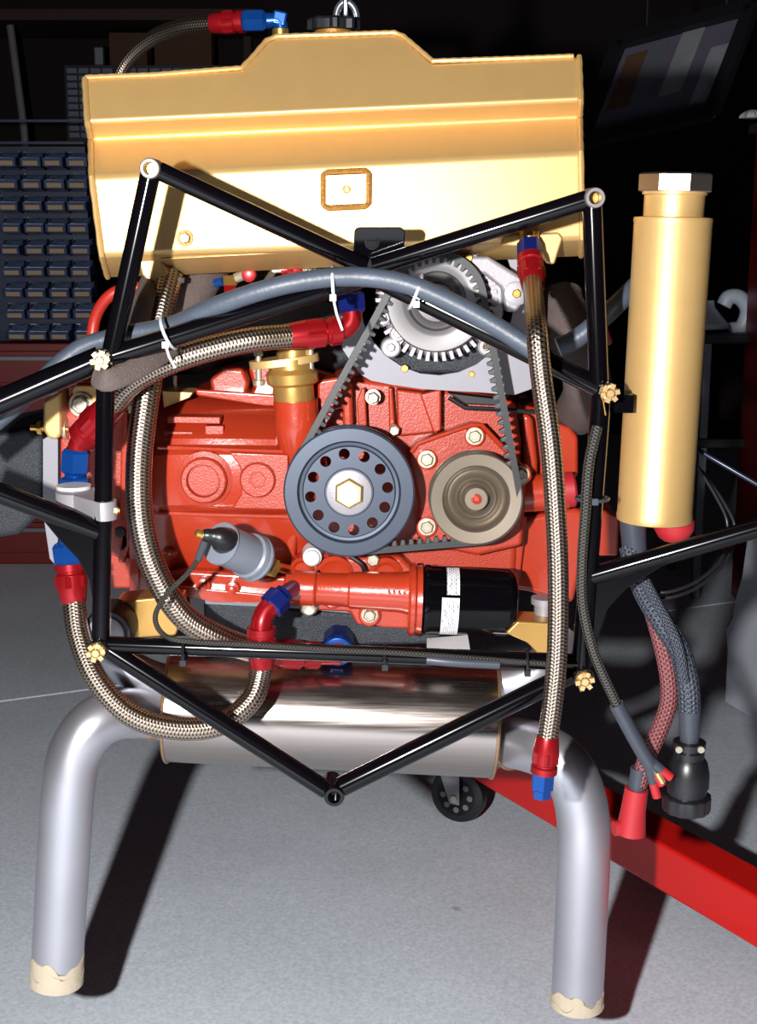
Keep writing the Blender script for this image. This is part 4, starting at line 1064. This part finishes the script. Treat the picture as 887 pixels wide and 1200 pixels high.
# ================================================================ HOIST LEG + CASTER
def hoist():
    t = thing('engine_hoist_leg', 'red box section hoist leg running across the floor at lower right', 'hoist leg', Vector((.7, 2.2, .1)))
    zb = .10; hgt = .083
    a, b_ = onfloor(520, 893, zb), onfloor(887, 1113, zb)
    d = (b_-a).normalized(); a2 = a - d*.08; b2 = b_ + d*.9
    nrm = Vector((-d.y, d.x, 0)).normalized()
    if nrm.y < 0: nrm = -nrm
    wd = .075
    def P(q, k2, z): return Vector((q.x, q.y, 0)) + nrm*k2 + Vector((0, 0, z))
    sec = lambda q: [P(q, 0, zb), P(q, wd, zb), P(q, wd, zb+hgt), P(q, 0, zb+hgt)]
    B().rings([sec(a2), sec(b2)]).out('box_section', BEAM, t, bevel=.006, bseg=3)
    # caster under the far end
    c = onfloor(538, 930, .058); 
    ct = thing('caster_wheel', 'black caster wheel in a silver fork under the muffler', 'caster', Vector((c.x, c.y, 0)))
    ax = Vector((-.45, -1, 0)).normalized(); R = .056
    B().lathe(c - ax*.016, ax, [(0, R*.80), (.003, R*.96), (.010, R), (.022, R), (.029, R*.96), (.032, R*.80)], 48).out('tyre', RUBB, ct, ang=35)
    B().lathe(c - ax*.014, ax, [(0, R*.78), (.028, R*.78), (.030, R*.70)], 40).out('wheel_disc', PLASTB, ct)
    _, x, y = basis(ax)
    for i in range(8):
        a_ = 2*PI*i/8; B().lathe(c + ax*.016 + (x*math.cos(a_)+y*math.sin(a_))*R*.5, ax, [(0, .006), (.0008, .006)], 14).out('disc_hole', GREYM, ct)
    for s_ in (-1, 1):
        b = B(); q = c + ax*s_*.024; top = Vector((q.x-.012, q.y, zb+.02))
        sd = ax.cross(Vector((0, 0, 1)))
        b.prism([q - sd*.010 - Vector((0, 0, .012)), q + sd*.010 - Vector((0, 0, .012)), top + sd*.022, top - sd*.022], ax*.003); b.out('fork', ALUP, ct)
    b = B(); cyl(b, c - ax*.03, c + ax*.032, .007); b.out('axle', ZINC, ct)
    b = B(); b.lathe(Vector((c.x-.012, c.y, zb+.016)), Vector((0, 0, 1)), [(0, .03), (.012, .03)], 24); b.out('swivel', ALUP, ct)
hoist()

# ================================================================ BACKGROUND
def bins():
    RACKM = mat('rack_paint', (40, 48, 70), 0, .35)
    Y = 4.6
    u = mpp(60, 270, Y)
    r0 = thing('bin_rack', 'black louvred rack holding the navy bins at left', 'rack', Vector((at(50, 400, Y).x, Y+.1, .62)))
    tl, brc = at(-150, 170, Y), at(102, 402, Y)
    B().box(((tl.x+brc.x)/2, Y+.11, (tl.z+brc.z)/2), (brc.x-tl.x, .02, tl.z-brc.z)).out('back_panel', RACKM, r0)
    for i in range(11):
        B().box(((tl.x+brc.x)/2, Y+.095, brc.z + .02 + i*.0705), (brc.x-tl.x, .012, .008)).out('louvre', RACKM, r0)
    # one bin
    W_, H_, D_ = .067, .056, .085
    def bin_proto():
        t = thing('parts_bin', 'small navy plastic bin on the rack at left', 'bin', Vector((0, 0, 0)), 'navy parts bins on the rack')
        b = B(); th = .003
        b.box((0, 0, th/2), (W_, D_, th)); b.box((0, D_/2-th/2, H_/2), (W_, th, H_))
        for s_ in (-1, 1):
            x = s_*(W_/2-th/2)
            b.prism([Vector((x-th/2, -D_/2, 0)), Vector((x-th/2, -D_/2-.010, .026)), Vector((x-th/2, -D_/2+.028, .034)), Vector((x-th/2, -D_/2+.036, H_)), Vector((x-th/2, D_/2, H_)), Vector((x-th/2, D_/2, 0))], Vector((th, 0, 0)))
        b.prism([Vector((-W_/2, -D_/2, 0)), Vector((W_/2, -D_/2, 0)), Vector((W_/2, -D_/2-.010, .026)), Vector((-W_/2, -D_/2-.010, .026))], Vector((0, .003, 0)))
        b.out('tray', BIN, t)
        b = B(); b.prism([Vector((-.024, -D_/2-.003, .003)), Vector((.024, -D_/2-.003, .003)), Vector((.024, -D_/2-.009, .017)), Vector((-.024, -D_/2-.009, .017))], Vector((0, -.0008, 0)))
        b.out('label_card', CARDB, t)
        b = B(); b.prism([Vector((-.028, -.036, .030)), Vector((.028, -.034, .029)), Vector((.028, .030, .055)), Vector((.0, .034, .047)), Vector((-.028, .030, .053))], Vector((0, .002, -.02))); b.out('contents', mat('bagged_parts_glint', (150, 170, 215), .2, .25, .4, .7, 60), t)  # contents coloured pale blue to stand in for glints on the bins
        return t
    p = bin_proto(); first = True
    ORD = ('first', 'second', 'third', 'fourth', 'fifth', 'sixth', 'seventh', 'eighth', 'ninth', 'tenth')
    z0 = at(60, 180, Y).z; x0 = at(7, 180, Y).x
    for r in range(10):
        for c in range(0, 4):
            q = p if first else p.copy()
            if not first:
                C.objects.link(q)
                for ch in [o for o in p.children]:
                    k2 = ch.copy(); C.objects.link(k2); k2.parent = q
            first = False
            q.location = (x0 + c*.0755 + random.uniform(-.003, .003), Y+.04+random.uniform(-.006, .006), z0 - .045 - r*.0705)
            q.rotation_euler = (math.radians(-6), 0, random.uniform(-.05, .05))
            q['label'] = 'navy parts bin in %s row from the top, %s column of the rack' % (ORD[r], ('leftmost', 'second', 'third', 'rightmost')[c])
    # red tool chest below
    t = thing('red_tool_chest', 'dark red chest of drawers below the bin rack', 'cabinet', Vector((at(40, 640, Y).x, Y, 0)))
    xl, xr = at(-150, 500, Y).x, at(118, 500, Y).x; zt = brc.z - .0
    B().box(((xl+xr)/2, Y+.22, zt/2), (xr-xl, .44, zt)).out('carcass', REDCAB, t, bevel=.006)
    n = 6
    for i in range(n):
        h = (zt-.06)/n; zc = .04 + h*(i+.5)
        f = B().box(((xl+xr)/2, Y-.008, zc), (xr-xl-.04, .016, h-.012)).out('drawer', REDCAB, t, bevel=.003)
        B().box(((xl+xr)/2, Y-.022, zc+h*.25), ((xr-xl)*.7, .012, .012)).out('handle', GREYM, f)
bins()
def drawers():
    Y = 7.0; t = thing('drawer_cabinet', 'small parts drawer cabinet behind the top left of the tank', 'cabinet', Vector((at(165, 160, Y).x, Y, at(165, 165, Y).z)))
    a, z = at(74, 76, Y), at(262, 165, Y)
    B().box(((a.x+z.x)/2, Y+.1, (a.z+z.z)/2), (z.x-a.x, .16, a.z-z.z)).out('carcass', DARKM, t)
    cw = (z.x-a.x-.02)/13; rh = (a.z-z.z-.02)/10; me = None
    for r in range(10):
        for c in range(13):
            if r > 2 and c > 2: continue
            cc = Vector((a.x+.01+cw*(c+.5), Y+.012, a.z-.01-rh*(r+.5)))
            if me is None:
                b = B(); b.box(cc, (cw*.84, .02, rh*.70)); b.box(cc+Vector((0, -.014, -rh*.12)), (cw*.5, .010, rh*.16)); o = b.out('drawer', mat('pale_drawer', (120, 128, 146), 0, .25), t, bevel=.002); me = o; base = cc
            else:
                q = me.copy(); C.objects.link(q); q.parent = t; q.location = me.location + (cc-base)
    # shelf under it
    s_ = thing('wall_shelf', 'dark wooden shelf holding the drawer cabinet on the back wall', 'shelf', Vector((at(150, 170, Y).x, Y, z.z-.03)))
    B().box(((a.x+z.x)/2+.3, Y+.3, z.z-.015), (z.x-a.x+1.6, .58, .03)).out('board', SHELFW, s_)
    for k2 in (-.7, 1.2): B().box(((a.x+z.x)/2+k2*.8, Y+.55, z.z-.13), (.03, .08, .2)).out('bracket', DARKM, s_)
drawers()
def upper_shelf():
    Y = 6.9; z = at(150, 22, Y).z
    xa, xb = at(-100, 20, Y).x, at(300, 20, Y).x
    t = thing('wall_shelf', 'dark wooden high shelf near the ceiling at top left', 'shelf', Vector(((xa+xb)/2, Y, z)))
    B().box(((xa+xb)/2, Y+.35, z+.02), (xb-xa, .7, .05)).out('board', SHELFW, t)
    for x in (xa+.1, xb-.1): B().box((x, Y+.65, z-.1), (.04, .10, .2)).out('bracket', SHELFW, t)
    y = at(165, 76, 7.0).z
    for (x0_, x1_, y0_, lb) in ((130, 175, 40, 'brown carton left of two on top of the drawer cabinet'), (182, 250, 36, 'brown carton right of two on top of the drawer cabinet')):
        p, q = at(x0_, y0_, 7.1), at(x1_, 76, 7.1)
        o = B().box(((p.x+q.x)/2, 7.11, (p.z+y)/2), (q.x-p.x, .14, p.z-y)).out('carton', CARTON, bevel=.003); tag(o, lb, 'box')
    p = at(118, 56, 7.1)
    o = B().box((p.x, 7.06, (p.z+y)/2), (.05, .05, p.z-y)).out('small_bottle', GREYM, bevel=.01, bseg=3); tag(o, 'pale small bottle standing on the drawer cabinet', 'bottle')
    a, b_ = at(12, 30, 6.86), at(28, 150, 6.8)
    o = B().tube([Vector((a.x, 6.86, a.z)), Vector((b_.x, 6.8, b_.z)), Vector((b_.x+.1, 6.6, 0))], .018, 10).out('broom_handle', mat('pale_pole', (120, 116, 120), 0, .5)); tag(o, 'pale pole leaning on the back wall at far left', 'pole')
upper_shelf()
# leaning framed board with papers, upper right
def board():
    PAPM = mat('aged_paper', (120, 124, 128), 0, .7, 0, .4, 14)
    Y = 4.2
    A, Bq, Cq = at(728, 52, Y), at(884, 10, Y-.25), at(836, 135, Y-.35)
    Dq = A + (Cq-Bq)
    t = thing('framed_board', 'dark framed board with papers tilted high at upper right', 'board', Dq)
    n = (Bq-A).cross(Dq-A).normalized()
    if n.y > 0: n = -n
    ex, ey = (Bq-A), (Dq-A)
    B().prism([A, Bq, Cq, Dq], -n*.012).out('panel', mat('board_face', (88, 84, 100), 0, .5), t)
    def fb(p, q):
        d = (q-p).normalized(); s_ = d.cross(n)
        B().prism([p-s_*.02, q-s_*.02, q+s_*.02, p+s_*.02], n*.025).out('frame_bar', DARKM, t)
    for p, q in ((A, Bq), (Bq, Cq), (Cq, Dq), (Dq, A)): fb(p, q)
    for (u0, v0, w_, h_, m_) in ((.10, .15, .16, .55, CARTON), (.28, .10, .13, .6, GREYM), (.50, .06, .17, .62, PAPM), (.78, .30, .15, .55, PAPM)):
        p = A + ex*u0 + ey*v0 + n*.002
        B().prism([p, p+ex*w_, p+ex*w_+ey*h_, p+ey*h_], n*.001).out('paper', m_, t)
    for q in (A.lerp(Bq, .2), A.lerp(Bq, .8)):
        B().tube([q, Vector((q.x, q.y, ZC-.01))], .004, 6).out('hanging_wire', DARKM, t)
board()
def cart():
    Y = 4.2
    xa, xb = at(800, 390, Y).x, at(905, 390, Y).x; zt = at(860, 388, Y).z
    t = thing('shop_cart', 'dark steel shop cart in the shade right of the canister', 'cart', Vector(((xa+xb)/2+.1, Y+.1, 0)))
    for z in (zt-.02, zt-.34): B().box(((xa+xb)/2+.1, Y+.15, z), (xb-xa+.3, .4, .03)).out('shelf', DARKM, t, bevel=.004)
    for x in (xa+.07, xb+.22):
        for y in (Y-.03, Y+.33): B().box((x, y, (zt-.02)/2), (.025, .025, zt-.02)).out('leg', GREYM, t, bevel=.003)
    # jug standing on it
    Yj = 4.26; u = mpp(860, 360, Yj)
    j = thing('plastic_jug', 'translucent white plastic jug with loop handle on the dark cart', 'jug', Vector((at(856, 388, Yj).x, Yj, zt)))
    base = Vector((at(850, 388, Yj).x, Yj, zt))
    B().lathe(base+Vector((-.06, 0, .0)), Vector((0, 0, 1)), [(0, 22*u), (.004, 25*u), (.02, 25*u), (.04, 18*u), (.07, 9*u), (.085, 8*u), (.09, 8*u)], 28).out('body', WPLA, j)
    P = smooth([base+Vector((-.015, -.02, .075)), base+Vector((.0, -.02, .10)), base+Vector((.035, -.02, .098)), base+Vector((.06, -.02, .06)), base+Vector((.045, -.02, .01)), base+Vector((.01, -.02, .0))], 6)
    B().tube(P, 9*u, 14).out('handle', WPLA, j)
    # pale sheet leaning beside it near the floor
    s0 = onfloor(848, 838); Ys = s0.y
    pts = [at(849, 836, Ys), at(875, 852, Ys), at(905, 852, Ys), at(905, 640, Ys), at(876, 640, Ys), at(869, 690, Ys), at(861, 718, Ys), at(858, 738, Ys), at(850, 752, Ys), at(852, 775, Ys)]
    zmin = min(p.z for p in pts)
    pts = [p - Vector((0, 0, min(0, zmin))) for p in pts]
    o = B().prism(pts, Vector((0.01, .03, 0))).out('foam_board', SHEETM); tag(o, 'pale torn foam board standing on floor at right edge', 'board')
cart()
def redcab():
    Y = 3.9; x = at(879, 300, Y+.3).x; zt = at(880, 148, Y).z
    t = thing('tall_red_cabinet', 'tall dark red cabinet cut off by the right edge', 'cabinet', Vector((x+.3, Y+.25, 0)))
    B().box((x+.3, Y+.16, zt/2), (.6, .3, zt)).out('carcass', REDCAB, t, bevel=.006)
    f = B().box((x+.3, Y, zt/2), (.56, .02, zt-.08)).out('door', REDCAB, t, bevel=.003)
    B().box((x+.5, Y-.02, zt*.6), (.015, .02, .12)).out('handle', GREYM, f)
    B().box((x+.29, Y+.15, zt+.012), (.62, .34, .025)).out('top_board', SHELFW, t)
    b = B(); c = Vector((at(880, 136, Y).x+.01, Y+.03, zt+.024)); R = []
    for h, r in ((0, .03), (.008, .028), (.016, .02), (.022, .008)):
        R.append([c + Vector((math.cos(2*PI*i/20)*r*(1+.2*math.sin(5*i)), math.sin(2*PI*i/20)*r*(1+.2*math.cos(3*i)), h)) for i in range(20)])
    b.rings(R); tag(b.out('shop_rag', WHITEP), 'crumpled white rag on top of the tall red cabinet', 'rag')
redcab()
